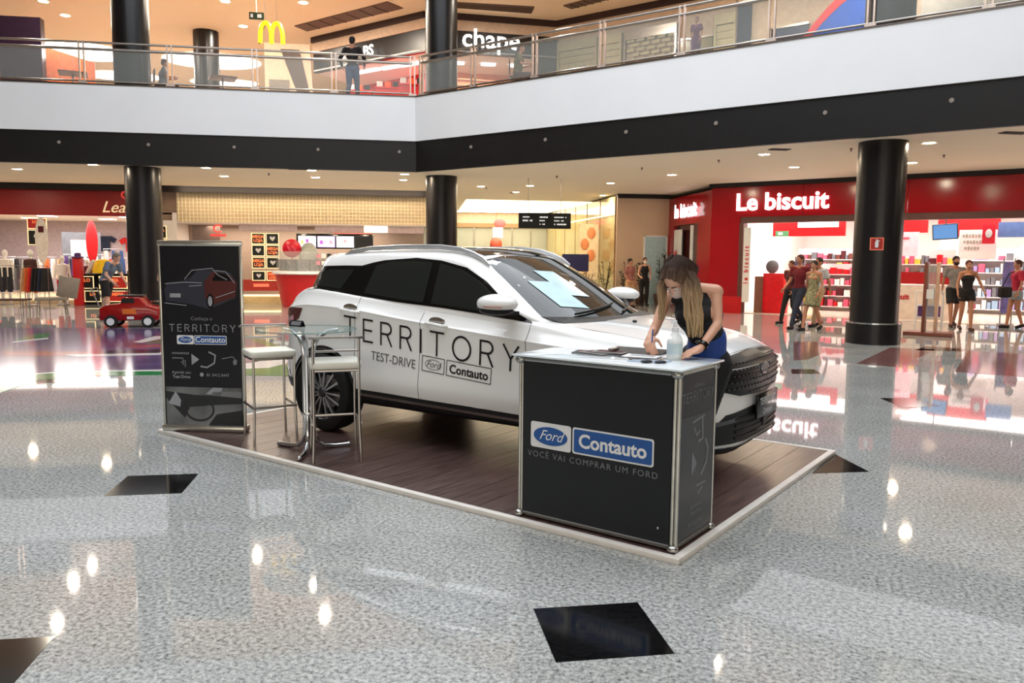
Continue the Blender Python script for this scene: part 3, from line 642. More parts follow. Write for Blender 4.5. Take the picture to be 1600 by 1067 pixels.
# ---------------------------------------------------------------- goods of the clothing shop
def mannequin(x, y, z, label, top, bottom, s=1.0, rz=0, group='mannequins'):
    t = empty('mannequin', (x, y, z), label, 'mannequin', rz); wm = mat('mannequin_white', (235, 230, 224), .4)
    b = MB(); b.sphere((0, 0, 1.62*s), (.085*s, .1*s, .12*s)); b.capsule((0, 0, 1.4*s), (0, 0, 1.52*s), .05*s, .045*s)
    for q in (-1, 1): b.capsule((q*.1*s, 0, .86*s), (q*.11*s, 0, .08*s), .075*s, .04*s); b.capsule((q*.2*s, 0, 1.38*s), (q*.27*s, -.02, .9*s), .045*s, .03*s)
    ob('body', b, wm, t, True)
    ob('top', MB().lathe([(.02, .86*s), (.17*s, .88*s), (.15*s, 1.05*s), (.2*s, 1.3*s), (.19*s, 1.42*s), (.06*s, 1.46*s)], n=16), top, t, True)
    ob('bottom', MB().capsule((-.1*s, 0, .86*s), (-.11*s, 0, .45*s), .1*s, .08*s).capsule((.1*s, 0, .86*s), (.11*s, 0, .45*s), .1*s, .08*s), bottom, t, True)
    ob('stand', MB().lathe([(.2, 0), (.2, .02), (.02, .03)], n=14), steel, t)
    return t
C_ = lambda n, c: mat(n, c, .8, noise=.08)
cb = {k: C_('cloth_'+k, c) for k, c in dict(white=(228, 222, 216), maroon=(84, 24, 30), brown=(70, 40, 34), orange=(196, 96, 40), yellow=(236, 190, 30), red=(192, 30, 32), black=(24, 20, 22), blue=(60, 90, 150), grey=(110, 112, 118), purple=(80, 50, 110), tan=(190, 150, 110), navy=(30, 36, 60)).items()}
mannequin(-11.0, 27.0, 0, 'tall mannequin with brown top and orange skirt, left shop', cb['brown'], cb['orange'])
mannequin(-10.2, 27.3, 0, 'mannequin in white top and red skirt in the left shop', cb['white'], cb['red'], .9)
mannequin(-12.0, 27.6, 0, 'mannequin in white shirt and dark trousers, far left edge', cb['white'], cb['navy'])
mannequin(-9.9, 28.6, 0, 'mannequin in maroon clothes with white collar, left shop', cb['maroon'], cb['maroon'], .85)
mannequin(-7.9, 27.4, 0, 'mannequin in red top just left of the man in grey-blue', cb['red'], cb['white'], .95)
mannequin(-4.9, 26.9, 0, 'child mannequin in white dress right of the banner', cb['white'], cb['white'], .92)
def rack(x, y, label, cols, rz=0, w=1.1, h=1.25):
    t = empty('clothes_rack', (x, y, 0), label, 'clothes rack', rz)
    ob('frame', MB().tube([(-w/2, 0, 0), (-w/2, 0, h), (w/2, 0, h), (w/2, 0, 0)], .015, 6).tube([(-w/2, -.2, .02), (-w/2, .2, .02)], .015, 6).tube([(w/2, -.2, .02), (w/2, .2, .02)], .015, 6), chrome, t)
    n = len(cols)
    for i, c in enumerate(cols):
        X = -w/2+.08+(w-.16)*i/(n-1)
        g = MB().prism([(X-.025, -.2), (X+.025, -.2), (X+.03, .2), (X-.03, .2)], h-.75, h-.06); g.v = [(a, b*(.55 if c_ > h-.2 else 1), c_) for a, b, c_ in g.v]
        ob('garment', g, cb[c], t)
rack(-11.9, 26.4, 'clothes rack with tan, red and black garments at far left', ['black', 'tan', 'tan', 'red', 'red', 'maroon', 'black', 'black', 'black', 'grey'], .2, 1.5)
rack(-10.3, 25.6, 'second clothes rack with dark garments, far left', ['tan', 'orange', 'red', 'black', 'black', 'navy', 'black'], -.6)
rack(-9.0, 29.6, 'clothes rack with white and blue garments deep inside left shop', ['white', 'blue', 'blue', 'white', 'white', 'grey'], 0, 1.4, 1.8)
rack(-10.6, 30.4, 'clothes rack with purple and black garments deep inside left shop', ['purple', 'purple', 'black', 'grey', 'white', 'white'], 0, 1.4, 1.6)
for i_, (x_, y_, lb_, cs_) in enumerate([(-12.6, 29.2, 'rack of dark and red garments behind the far left mannequin', ['black', 'red', 'navy', 'maroon', 'white', 'black', 'grey', 'red']), (-11.6, 30.8, 'rack of white and orange garments deep in the left shop', ['white', 'orange', 'white', 'tan', 'maroon', 'black', 'white']),
    (-9.9, 31.6, 'rack of red and navy garments at the back wall of the left shop', ['red', 'navy', 'red', 'white', 'blue', 'black', 'purple']), (-8.1, 31.0, 'rack of grey and white garments by the right wall of the left shop', ['grey', 'white', 'blue', 'white', 'maroon', 'black']), (-13.6, 30.5, 'rack of maroon and tan garments at the extreme left', ['maroon', 'tan', 'black', 'red', 'brown', 'white'])]):
    rack(x_, y_, lb_, cs_, 0, 1.4, 1.5)
for i_, (x_, z_, c_1, lb_) in enumerate([(-12.5, 2.0, 'white', 'white shirt pinned high on the left shop wall'), (-11.4, 2.05, 'navy', 'navy shirt pinned high on the left shop wall'), (-10.35, 2.0, 'red', 'red shirt pinned high on the left shop wall'), (-8.2, 2.05, 'black', 'black shirt pinned high on the left shop wall'), (-7.3, 1.9, 'maroon', 'maroon shirt pinned high on the left shop wall')]):
    t = empty('shirt', (x_, 34.92, z_), lb_, 'clothing'); ob('torso', MB().box((0, 0, 0), (.45, .06, .6)), cb[c_1], t, bevel=.02); ob('sleeve', MB().box((-.32, 0, .17), (.26, .05, .2), R=Matrix.Rotation(-.5, 3, 'Y')), cb[c_1], t); ob('sleeve', MB().box((.32, 0, .17), (.26, .05, .2), R=Matrix.Rotation(.5, 3, 'Y')), cb[c_1], t)
t = empty('display_shelf', (-8.9, 27.3, 0), 'dark low shelf with lettered signs in the left shop', 'shelf')
ob('carcass', MB().box2((-.8, -.2, 0), (.8, .2, .04)).box2((-.8, -.2, .95), (.8, .2, 1.0)).box2((-.8, -.2, .45), (.8, .2, .48)).box2((-.8, .16, 0), (.8, .2, 1)).box2((-.8, -.2, 0), (-.76, .2, 1)).box2((.76, -.2, 0), (.8, .2, 1)), cb['black'], t)
poster('sale_sign', -8.62, .72, .85, .4, 27.08, crm, prd, 'orange sale sign on the upper level of the dark low shelf', txt=['LOJA']); poster('sale_sign', -9.4, .72, .4, .4, 27.08, crm, pbk, 'small black sale sign, left end of the dark low shelf', txt=['LO'])
poster('sale_sign', -8.5, .28, .75, .36, 27.08, crm, prd, 'red sale sign on the lower level of the dark low shelf', txt=['MEGA']); poster('sale_sign', -9.25, .28, .5, .36, 27.08, crm, pbk, 'black sale sign on the lower level of the dark low shelf', txt=['LO'])
t = empty('garment_form', (-8.95, 27.25, 1.0), 'yellow sweater on a white hanger form above the dark shelf', 'clothing'); ob('sweater', MB().lathe([(.02, 0), (.34, .02), (.3, .25), (.2, .42), (.07, .46)], n=18), cb['yellow'], t, True); ob('sleeves', MB().capsule((-.3, 0, .36), (-.5, 0, 0), .08, .06).capsule((.3, 0, .36), (.5, 0, 0), .08, .06), cb['white'], t, True)
t = empty('red_stand', (-9.62, 27.0, 0), 'narrow red display stand left of the yellow sweater', 'stand'); ob('post', MB().box((0, 0, .75), (.26, .26, 1.5)), red_paint, t, bevel=.02)
ob('hat', MB().lathe([(.2, 1.5), (.2, 1.52), (.1, 1.54), (.09, 1.64), (0, 1.66)], n=14), cb['purple'], t, True)
t = empty('red_surfboard', (-10.2, 30.0, 1.3), 'tall slim red panel hanging in the left shop', 'sign'); ob('board', MB().sphere((0, 0, .75), (.2, .04, .75), 16, 10), red_paint, t, True)
t = empty('flag_banner', (-11.0, 27.9, .12), 'tall pale feather banner with red marks, left shop', 'banner'); ob('pole', MB().tube([(0, .02, 0), (0, .02, 2.6)], .012, 6), steel, t); ob('cloth', MB().sphere((0, 0, 1.93), (.2, .02, .75), 16, 10), cb['white'], t, True); ob('marks', MB().box((.0, -.03, 2.28), (.16, .01, .2)), cb['maroon'], t)
t = empty('framed_board', (-10.9, 31, 1.35), 'grey framed board on the back of the left shop', 'frame'); ob('frame', MB().box((0, 0, .5), (1.3, .05, 1.1)), cb['grey'], t); ob('sheet', MB().box((.05, -.03, .42), (.8, .02, .7)), shell, t)
# grey chair in front of the left shop
t = empty('lounge_chair', (-8.75, 22.9, 0), 'grey-brown upholstered chair on thin legs at the far left', 'chair', .25)
gc = mat('chair_grey', (132, 118, 104), .7)
ob('seat', MB().box((-.1, 0, .42), (.75, .5, .08)), gc, t, bevel=.02); R = Matrix.Rotation(.22, 3, 'Y'); ob('backrest', MB().box((.3, 0, .72), (.5, .07, .56), R=Matrix.Rotation(.2, 3, 'Y')), gc, t, bevel=.02)
for a, b in ((-.4, -.2), (.2, -.2), (-.4, .2), (.2, .2)): ob('leg', MB().tube([(a, b, .4), (a-.04*(1 if a < 0 else -1), b, 0)], .014, 6), steel, t)
t = empty('side_table', (-9.95, 22.8, 0), 'low dark table left of the grey-brown chair', 'table'); ob('tabletop', MB().box((0, 0, .4), (1.1, .5, .04)), cb['brown'], t)
for a, b in ((-.5, -.2), (.5, -.2), (-.5, .2), (.5, .2)): ob('leg', MB().tube([(a, b, .4), (a, b, 0)], .014, 6), steel, t)
def toy_car(x, y, rz, label):
    t = empty('toy_car', (x, y, 0), label, 'toy car', rz, group=None)
    bd = [(-.62, .16), (-.62, .42), (-.5, .5), (-.2, .52), (-.12, .68), (.22, .68), (.34, .5), (.58, .44), (.62, .3), (.6, .16)]
    me = MB(); n = len(bd); me.add([(a, -.3, b) for a, b in bd]+[(a, .3, b) for a, b in bd], [tuple(range(n)), tuple(range(2*n-1, n-1, -1))]+[(i, i+n, (i+1) % n+n, (i+1) % n) for i in range(n)])
    ob('body', me, mat('toy_red', (150, 12, 14), .15, coat=.5), t, bevel=.03)
    ob('hood_trim', MB().box((.0, 0, .7), (.5, .5, .03)), black_plastic, t, bevel=.01); ob('windscreen', MB().box((-.02, -.305, .6), (.26, .01, .1)), gloss_black, t); ob('number_decal', MB().box((0, -.306, .36), (.28, .008, .12)), mat('toy_decal', (220, 110, 40), .4), t)
    ob('plate', MB().box((.02, -.306, .22), (.14, .01, .06)), print_white, t)
    for a in (-.38, .38):
        for b in (-.3, .3):
            w = ob('wheel', MB().lathe([(.03, -.05), (.13, -.05), (.14, -.02), (.14, .02), (.13, .05), (.03, .05)], (a, b, .14), 20, 'y'), rubber, t, True); ob('hubcap', MB().lathe([(0, -.056), (.08, -.056), (.085, -.03)], (a, b, .14), 16, 'y').lathe([(0, .056), (.08, .056), (.085, .03)], (a, b, .14), 16, 'y'), print_white, w, True)
    ob('steering_wheel', MB().tube([(-.1+.0*g, .1*math.cos(g), .74+.1*math.sin(g)) for g in np.linspace(0, 2*PI, 12, False)], .012, 6, True), black_plastic, t)
    ob('push_handle', MB().tube([(-.6, -.22, .4), (-.78, -.22, .86), (-.78, .22, .86), (-.6, .22, .4)], .015, 6), steel, t)
toy_car(-5.62, 18.85, .05, 'shiny red ride-on toy car in front of the bending man')
toy_car(-4.35, 19.9, .35, 'red ride-on toy car half hidden behind the banner')
# ================================================================ corridor beyond the middle column
t = empty('corridor_shop', (2, 39.5, 0), 'lit glass shopfront at the end of the corridor', 'shop')
def P_(name, mb, m, **k): return pt(name, mb, m, t, **k)
P_('back_wall', MB().box2((1.4, 39.8, 0), (8.2, 40, CZ)), mat('corridor_pale', (214, 200, 178), .5)); 
for k in range(7): P_('glass_panel', MB().box2((1.5+k*.95, 39.5, .1), (2.4+k*.95, 39.53, 3.1)), mat('shop_glass', (190, 200, 190), .05, alpha=.4, noise=0))
for k in range(8): P_('mullion', MB().box((1.45+k*.95, 39.5, 1.6), (.05, .06, 3.2)), alu)
P_('header', MB().box2((1.4, 39.4, 3.1), (8.2, 39.6, 3.3)), mat('bronze', (150, 120, 84), .4))
for k in range(8): P_('ceiling_lamp', MB().box((1.9+k*.8, 39.0, CZ-.04), (.35, .3, .03)), lit_white)
cols_ = ['white', 'tan', 'grey', 'red', 'white', 'black', 'white', 'orange', 'tan', 'white']
for k in range(16):
    P_('display_good', MB().box((1.8+k*.38, 39.2, 1.2+.35*(k % 3)), (.22, .15, .3+.1*(k % 2))), cb[cols_[k % 10]])
area('corridor_lamp', (5, 36, CZ-.06), 4, 330, WARM, sy=6)
ex = vp(781, 352, (0, 38.5, 0), (0, 1, 0)); t = empty('hanging_emblem', ex, 'red emblem hanging at the end of the corridor', 'sign'); ob('emblem', MB().sphere((0, 0, .1), (.3, .05, .22), 14, 8), mat('emblem_pink', (220, 90, 90), .4, emit=.4), t, True); ob('ribbon', MB().box((-.1, 0, -.35), (.5, .05, .5)), print_white, t)
ex = vp(775, 382, (0, 38.2, 0), (0, 1, 0)); t = tag(ob('red_drum', MB().sphere(ex, (.3, .3, .35), 14, 8).tube([ex, ex+Z*(CZ-ex.z)], .01, 6), mat('rust_red', (170, 70, 50), .5), smooth=True), 'rust red ball-shaped display in the corridor', 'display')
# yellow glass wall on the right of the corridor
t = empty('glass_wall', (8.03, 27.45, 0), 'tall yellow-green back-lit glass wall along the corridor', 'glass wall')
yg = mat('yellow_glass', (176, 164, 112), .12, noise=.08, scale=.8, coat=.4)
for k in range(6):
    ob('glass_panel', MB().box2((-.03, .05+k*2.0, 0), (.03, 2.0+k*2.0, 3.8)), yg, t)
for k in range(7): ob('mullion', MB().box((-.02, k*2.0, 1.9), (.05, .04, 3.8)), mat('bronze', (150, 120, 84), .4), t)
ob('top_strip', MB().box2((-.06, 0, 3.15), (-.03, 12, 3.2)), mat('strip_light', (255, 232, 170), .4, emit=1.6), t)
# light cove in the corridor ceiling
cv = MB().prism(COVE, CZ-.02, CZ-.004); o = ob('ceiling_light', cv, mat('cove_light', (255, 236, 196), .5, emit=2.6)); tag(o, 'big glowing trapezoid light panel in the corridor ceiling', 'light')
# beige wall, door and short store face
struct('wall_right', MB().box2((8.03, 27.3, 0), (9.93, 27.5, CZ)), mat('pink_beige_wall', (206, 178, 150), .6, noise=.01))
dr = MB().box2((9.07, 27.26, 0), (9.83, 27.3, 2.38)); d = struct('door_1', dr, mat('pale_blue_door', (176, 206, 214), .4)); ob('door_frame', MB().box2((9.02, 27.24, 0), (9.07, 27.32, 2.43)).box2((9.83, 27.24, 0), (9.88, 27.32, 2.43)).box2((9.02, 27.24, 2.38), (9.88, 27.32, 2.43)), white_paint, d); ob('door_handle', MB().tube([(9.14, 27.2, 1.05), (9.25, 27.2, 1.05)], .012, 6), steel, d)
struct('trim_7', MB().box2((8.0, 27.15, 3.72), (9.93, 27.3, CZ)), mat('dark_trim', (26, 17, 15), .6))
# tall poster on yellow wall, blue sign
t = empty('poster_stand', (7.6, 29.6, 0), 'tall pale poster stand with orange figures by the yellow wall', 'poster'); ob('panel', MB().box((0, 0, 1.85), (.75, .06, 2.1)), mat('poster_cream', (236, 214, 176), .5), t)
for k in range(4): ob('figure', MB().sphere((-.15+.25*(k % 2), -.05, 1.3+.42*k), (.16, .02, .22), 12, 8), mat('poster_peach', (222, 140, 90), .5), t, True)
ob('foot', MB().box((0, 0, .02), (.6, .35, .04)), steel, t); ob('pole', MB().box((0, 0, .5), (.06, .04, 1.0)), steel, t)
t = empty('info_sign', (6.55, 27.3, 0), 'dark blue sign board behind the car roof', 'sign'); ob('board', MB().box((0, 0, 1.45), (.95, .05, .6)), mat('navy_board', (34, 34, 84), .4), t); ob('post', MB().box((-.4, 0, .6), (.04, .04, 1.2)).box((.4, 0, .6), (.04, .04, 1.2)), mat('bronze', (150, 120, 84), .4), t)
# directory sign hung from the ceiling
ex = vp(851, 345, (0, 22.5, 0), (0, 1, 0)); t = empty('directory_sign', ex, 'black directory sign with white text hung from the ceiling', 'sign', -.06)
ob('board', MB().box((0, 0, 0), (1.5, .12, .44)), black_plastic, t, bevel=.01)
for x in (-.48, .46): ob('wire', MB().tube([(x, 0, .22), (x, 0, CZ-ex.z)], .01, 6), steel, t)
for cx, rows_ in ((-.62, [(.2, .04), (.28, .05)]), (-.14, [(.24, .045), (.16, .035), (.18, .035)]), (.28, [(.36, .035), (.3, .035), (.38, .045)])):
    for i, (w_, h_) in enumerate(rows_):
        n_ = int(w_/.04)
        for j in range(n_):
            if (j*7+i*3) % 9 != 4: ob('text_mark', MB().box((cx+.04*j, -.063, .10-.10*i), (.03, .004, h_*(.7+.3*((j+i) % 2)))), mat('sign_text', (240, 240, 240), .4, emit=.7), t)
# plants by the short store face
def plant(x, y, h, label, n=26, dark=False):
    t = empty('potted_plant', (x, y, 0), label, 'plant'); ob('pot', MB().lathe([(.14, 0), (.2, .38), (.17, .38), (.15, .34), (0, .34)], n=18), mat('pot_brown', (90, 66, 54), .6), t, True)
    st_ = MB(); lf = MB(); rr = random.Random(int(x*100))
    for q in range(5):
        a = rr.uniform(0, 6.3); tip = Vector((.22*math.cos(a), .22*math.sin(a), h*rr.uniform(.7, 1))); st_.tube([(0, 0, .34), tip*.6+Z*.1, tip], .012, 5)
        for k in range(n//3):
            f = rr.uniform(.4, 1); c = tip*f+Z*.05; b = rr.uniform(0, 6.3); e = c+Vector((math.cos(b)*.2, math.sin(b)*.2, rr.uniform(-.06, .14))); w_ = Vector((-math.sin(b), math.cos(b), 0))*.035; mm = c.lerp(e, .5)+Z*.03
            lf.add([c, mm+w_, e, mm-w_, mm+Z*.012], [(0, 1, 4), (1, 2, 4), (2, 3, 4), (3, 0, 4)])
    ob('stem', st_, mat('stem_brown', (74, 56, 40), .7), t); ob('leaves', lf, mat('leaf_dark', (42, 50, 30), .5) if dark else mat('leaf_olive', (104, 96, 52), .5), t)['kind'] = 'stuff'
plant(8.25, 26.75, 1.5, 'dark leafy plant left of the woman in black', dark=True); plant(8.78, 26.8, 1.55, 'dark leafy plant right behind the woman in black', dark=True); plant(9.45, 26.75, 1.9, 'tallest dark plant beside the pale blue door', 30, True)
plant(7.55, 27.0, 1.5, 'olive plant before the yellow glass wall', 30); plant(6.95, 27.0, 1.1, 'low olive plant left of the yellow wall plant', 30)

# ================================================================ red store on the right
K = Vector((9.75, 23.1, 0))
def K_(s, d=0, z=0): return K+D45*s+N45*d+Z*z
wall_in = mat('store_white', (248, 238, 234), .6, noise=.005)
t = empty('red_store', K, 'red gloss storefront with big white letters and bright interior', 'shop')
Kinv = -K
def kb(name, s0, s1, d0, d1, z0, z1, m, par=t):
    if name in SHELL: return struct(SHELL[name], MB().box(K+D45*((s0+s1)/2)+N45*((d0+d1)/2)+Z*((z0+z1)/2), (abs(s1-s0), abs(d1-d0), abs(z1-z0)), -PI/4), m)
    mb = MB().box(D45*((s0+s1)/2)+N45*((d0+d1)/2)+Z*((z0+z1)/2), (abs(s1-s0), abs(d1-d0), abs(z1-z0)), -PI/4); return ob(name, mb, m, par)
SL = 13.5
OZ = 2.68
for k in range(5):
    s0 = k*SL/5; kb('fascia_panel', s0+.006, s0+SL/5-.006, 0, .2, 2.86, 3.74, red_gloss)
kb('fascia_header', .9, SL, .02, .22, OZ, 2.86, brown_frame)
kb('red_pillar', 0, .9, -.02, .5, 0, 2.86, red_gloss); kb('frame_post', .9, 1.02, -.04, .3, 0, OZ, brown_frame); kb('pillar_base', .0, 1.02, -.05, .05, 0, .5, red_paint)
kb('top_trim', -.05, SL, -.12, .05, 3.74, CZ, mat('dark_trim', (26, 17, 15), .6))
# short face going back to the beige wall
a_, b_ = K.copy(), Vector((9.93, 27.3, 0))
def short(name, f0, f1, z0, z1, m, off=0, th=.12, par=t):
    p = a_.lerp(b_, f0); q = a_.lerp(b_, f1); mb = wallbox(q, p, z0, z1, th, off); mb.v = [tuple(Vector(v)+Kinv) for v in mb.v]; return ob(name, mb, m, par)
short('fascia_panel', 0, 1, 2.75, 3.7, red_gloss); short('red_pillar', 0, .28, 0, 2.75, red_gloss); short('red_pillar', .86, 1, 0, 2.75, red_gloss); short('frame_post', .28, .34, 0, 2.75, brown_frame); short('window_pane', .34, .86, 0, 2.75, mat('store_dark_glass', (70, 30, 30), .1), .12)
short('white_banner', .62, .8, .3, 2.6, print_white, -.06, .04); short('blue_box', .4, .62, .9, 1.5, mat('box_blue', (90, 110, 160), .5), -.3, .3); short('white_post', .36, .42, 1.0, 2.7, print_white, -.04, .03)
bn = text_ob('banner_letters', 'biscuit', .42, mat('letter_red', (200, 24, 30), .4), Kinv+a_.lerp(b_, .70)+Vector((-.1, 0, 1.35)), Z, (-(b_-a_)).normalized()*-1, t, bold=.02)
M_let = mat('sign_letters_lit', (255, 255, 255), .4, emit=2.2)
for tx, p, rt_, sz in (('Le biscuit', Kinv+K_(2.08, -.05, 3.06), D45, .69), ('le biscuit', Kinv+a_.lerp(b_, .5)+Vector((-.12, 0, 3.0)), (a_-b_).normalized(), .62)):
    text_ob('sign_letters', tx, sz, M_let, p, rt_, Z, t, bold=.017, extrude=.01)
# interior
kb('back_wall', -1, SL, 7.5, 7.6, 0, 3.4, wall_in); kb('side_wall', .55, .65, .3, 7.5, 0, 3.4, wall_in); kb('side_wall', SL, SL+.1, .1, 7.5, 0, 3.4, wall_in)
kb('store_ceiling', .6, SL, .25, 7.5, 3.3, 3.35, wall_in); kb('store_floor', .6, SL, .2, 7.5, 0, .012, mat('store_floor', (224, 208, 192), .2)); kb('pillar', 5.6, 6.1, 4.5, 5.0, 0, 3.3, wall_in)
kb('red_header', 1.1, 3.3, 2.4, 2.5, 2.35, 2.9, red_paint); kb('white_header', 1.9, 3.1, 2.34, 2.39, 2.62, 2.85, lit_white); kb('red_header', 4.3, 5.4, 3.4, 3.5, 2.45, 2.9, red_paint); kb('red_header', 5.75, 7.3, 2.8, 2.9, 2.3, 2.95, red_paint); kb('red_header', 9.2, 10.2, 2.0, 2.1, 2.3, 2.95, red_paint)
for i in range(4):
    for j in range(2): kb('ceiling_lamp', 1.6+i*3.0, 3.2+i*3.0, 1.8+j*2.8, 2.1+j*2.8, 3.24, 3.29, lit_white)
for i in range(3):
    p = K_(2.6+i*4.2, 3.2, 3.2); area('store_lamp', p, 3.6, 230, WHITE, rot=(0, 0, -PI/4), sy=4.5)
kb('wall_panel', 3.9, 5.3, 2.6, 2.64, 1.75, 2.45, mat('pink_panel', (240, 200, 208), .5)); 
kb('panel_text_line', 4.15, 5.05, 2.585, 2.6, 2.24, 2.30, mat('letter_pink', (214, 90, 110), .5))
kb('counter', 4.1, 6.4, 1.1, 1.9, 0, .95, mat('counter_cream', (236, 222, 210), .4)); kb('counter_band', 4.1, 6.4, 1.06, 1.1, .98, 1.3, red_paint); text_ob('lettering', 'Le biscuit', .2, mat('letter_red', (200, 24, 30), .4), Kinv+K_(5.0, 1.08, .55), D45, Z, t, bold=.008)
# shelving with goods
def gondola(s, d, w, label, nlev, rz, palette, h=1.9, seed=0, dd=.4):
    t = empty('store_shelf', K_(s, d), label, 'shelf', rz); rr = random.Random(seed)
    ob('back_panel', MB().box((0, dd/2, h/2), (w, .03, h)), shell, t); 
    for x in (-w/2, w/2): ob('upright', MB().box((x, 0, h/2), (.03, dd, h)), shell, t)
    for k in range(nlev):
        z = .15+k*(h-.15)/nlev; ob('shelf_board', MB().box((0, 0, z), (w, dd, .025)), shell, t)
        x = -w/2+.1
        while x < w/2-.08:
            bw = rr.uniform(.08, .2); bh = rr.uniform(.12, (h-.15)/nlev-.08); g = ob('packet', MB().box((x+bw/2, -.06, z+.0125+bh/2), (bw*.9, .2, bh)), rr.choice(palette), t); x += bw+.015
gp_ = [red_paint, cb['maroon'], mat('pk_pink', (226, 90, 120), .5), mat('pk_white', (240, 236, 230), .5), mat('pk_brown', (110, 60, 50), .5), cb['grey'], mat('pk_yellow', (232, 190, 70), .5)]
gq = [mat('pk_white', (240, 236, 230), .5), cb['grey'], mat('pk_sky', (150, 180, 210), .5), mat('pk_pink', (226, 90, 120), .5), cb['white'], mat('pk_lilac', (160, 140, 190), .5)]
gondola(2.3, 5.2, 2.2, 'white shelf of small goods behind the red counter post', 5, -PI/4, gp_, 2.0, 1); gondola(3.0, 3.2, 1.4, 'shelf of pink and red packets behind the walking couple', 4, -PI/4, gp_[:4], 1.5, 2)
gondola(5.0, 3.4, 2.4, 'shelf of dark bottles above the cream counter', 4, -PI/4, gp_, 1.95, 3); gondola(7.6, 5.0, 2.4, 'white shelf of pale goods behind the yellow toy stand', 5, -PI/4, gq, 2.0, 4)
gondola(10.4, 3.4, 2.2, 'low shelf of white and dark packets at the right edge', 4, -PI/4, gq, 1.35, 5); gondola(9.0, 6.3, 3, 'tall pale shelf at the very back of the red store', 5, -PI/4, gq, 2.1, 6)
t2 = empty('checkout_post', K_(1.75, .9), 'solid red counter block with a dark fan on top', 'counter', -PI/4); ob('block', MB().box((0, 0, .6), (.62, .5, 1.2)), mat('bright_red', (226, 24, 36), .35), t2, bevel=.01); ob('side_box', MB().box((-.45, .05, .55), (.3, .4, 1.1)), mat('tan_box', (150, 110, 90), .5), t2)
t2 = empty('fan', K_(1.62, .9, 1.2), 'round dark object resting on the red counter block', 'fan'); ob('head', MB().sphere((0, 0, .2), (.2, .12, .2), 18, 10), cb['grey'], t2, True); ob('neck', MB().lathe([(.1, 0), (.03, .03), (.03, .08)], n=12), cb['grey'], t2)
for s, d, lb in ((2.55, .5, 'blue-violet security gate left of the walking couple'), (4.15, .8, 'blue-violet security gate right of the walking couple'), (7.75, .4, 'tall violet security gate right of the couple in shorts')):
    t2 = empty('security_gate', K_(s, d), lb, 'gate', -PI/4); ob('panel', MB().box((0, 0, .95), (.26, .06, 1.3)), mat('gate_violet', (112, 104, 170), .4, noise=.3, scale=6), t2, bevel=.02); ob('post', MB().box((-.12, 0, .85), (.03, .05, 1.7)).box((.12, 0, .85), (.03, .05, 1.7)), alu, t2); ob('foot', MB().box((0, 0, .02), (.36, .3, .04)), alu, t2)
for i, (s, d, z, w, h, m, lb) in enumerate([(1.15, -.03, 1.45, .2, 2.2, print_white, 'tall narrow white sign with red letters on the entrance post')]):
    t2 = empty('vertical_sign', K_(s, d, z), lb, 'sign', -PI/4); ob('panel', MB().box((0, 0, 0), (w, .05, h)), m, t2); text_ob('lettering', 'le biscuit', .19, mat('letter_red', (200, 24, 30), .4), (.06, -.03, 0), (0, 0, 1), (-1, 0, 0), t2, bold=.006, spacing=1.5)
ex = vp(1477, 362, K_(0, 1.2), N45); t2 = empty('television', ex, 'tilted flat television hanging in the red store', 'television', -PI/4); R = Matrix.Rotation(.15, 3, 'X') @ Matrix.Rotation(-.06, 3, 'Y')
ob('casing', MB().box((0, 0, 0), (.62, .06, .42), R=R), black_plastic, t2, bevel=.01); ob('screen', MB().box((0, -.035, 0), (.57, .01, .37), R=R), mat('tv_blue', (92, 140, 196), .3, emit=.9, noise=0), t2); ob('bracket', MB().tube([(0, .05, .1), (0, .05, 3.3-ex.z)], .02, 6), steel, t2)
ex = vp(1545, 366, K_(0, 1.6), N45); t2 = empty('hanging_posters', ex, 'hanging red and blue posters right of the television', 'poster', -PI/4); ob('red_sheet', MB().box((0, 0, 0), (.3, .02, .5)), mat('sheet_red', (226, 40, 60), .5), t2); ob('blue_sheet', MB().box((.5, .1, .12), (.6, .02, .4)), mat('sheet_blue', (110, 140, 200), .5), t2); ob('figure', MB().sphere((0, -.02, .02), (.08, .01, .12)), print_white, t2, True)
ex = vp(1527, 382, K_(0, 1.9), N45); t2 = empty('wall_lettering', ex, 'grey italic lettering on the white store wall', 'sign', -PI/4); ob('panel', MB().box((0, .05, 0), (.9, .04, .8)), wall_in, t2)
for k, w_ in enumerate([8, 9, 5]):
    for j in range(w_): ob('text_mark', MB().box((-.34+.075*j+.03*k, .02, .24-.17*k), (.05, .006, .06+.03*(j % 2))), mat('letter_grey', (170, 165, 150), .5), t2)
ex = vp(1222, 365, K_(0, 2.2), N45); t2 = empty('exit_sign', ex, 'small green exit sign inside the red store', 'sign', -PI/4); ob('plate', MB().box((0, 0, 0), (.4, .03, .16)), mat('exit_green', (90, 160, 110), .5), t2); ob('symbol', MB().box((-.05, -.018, 0), (.14, .006, .08)), print_white, t2)
# toy stand with beach balls
t2 = empty('toy_stand', Vector((10.95, 16.6, 0)), 'folding stand loaded with yellow and red beach toys', 'stand', -PI/4); fr = MB()
for x in (-.3, .3): fr.tube([(x, -.25, 0), (x, 0, .75), (x, .25, 0)], .012, 6)
fr.tube([(-.3, -.25, .03), (.3, -.25, .03)], .012, 6); ob('legs', fr, print_white, t2); ob('tray', MB().box((0, 0, .55), (.9, .5, .12)), mat('tray_green', (90, 120, 50), .5), t2, bevel=.02)
rr = random.Random(3)
for k in range(22): ob('beach_toy', MB().sphere((rr.uniform(-.36, .36), rr.uniform(-.2, .2), .68+rr.uniform(0, .42)), rr.uniform(.06, .1), 10, 6), rr.choice([cb['yellow'], cb['orange'], red_paint, cb['yellow'], mat('toy_green', (150, 170, 60), .5)]), t2, True)
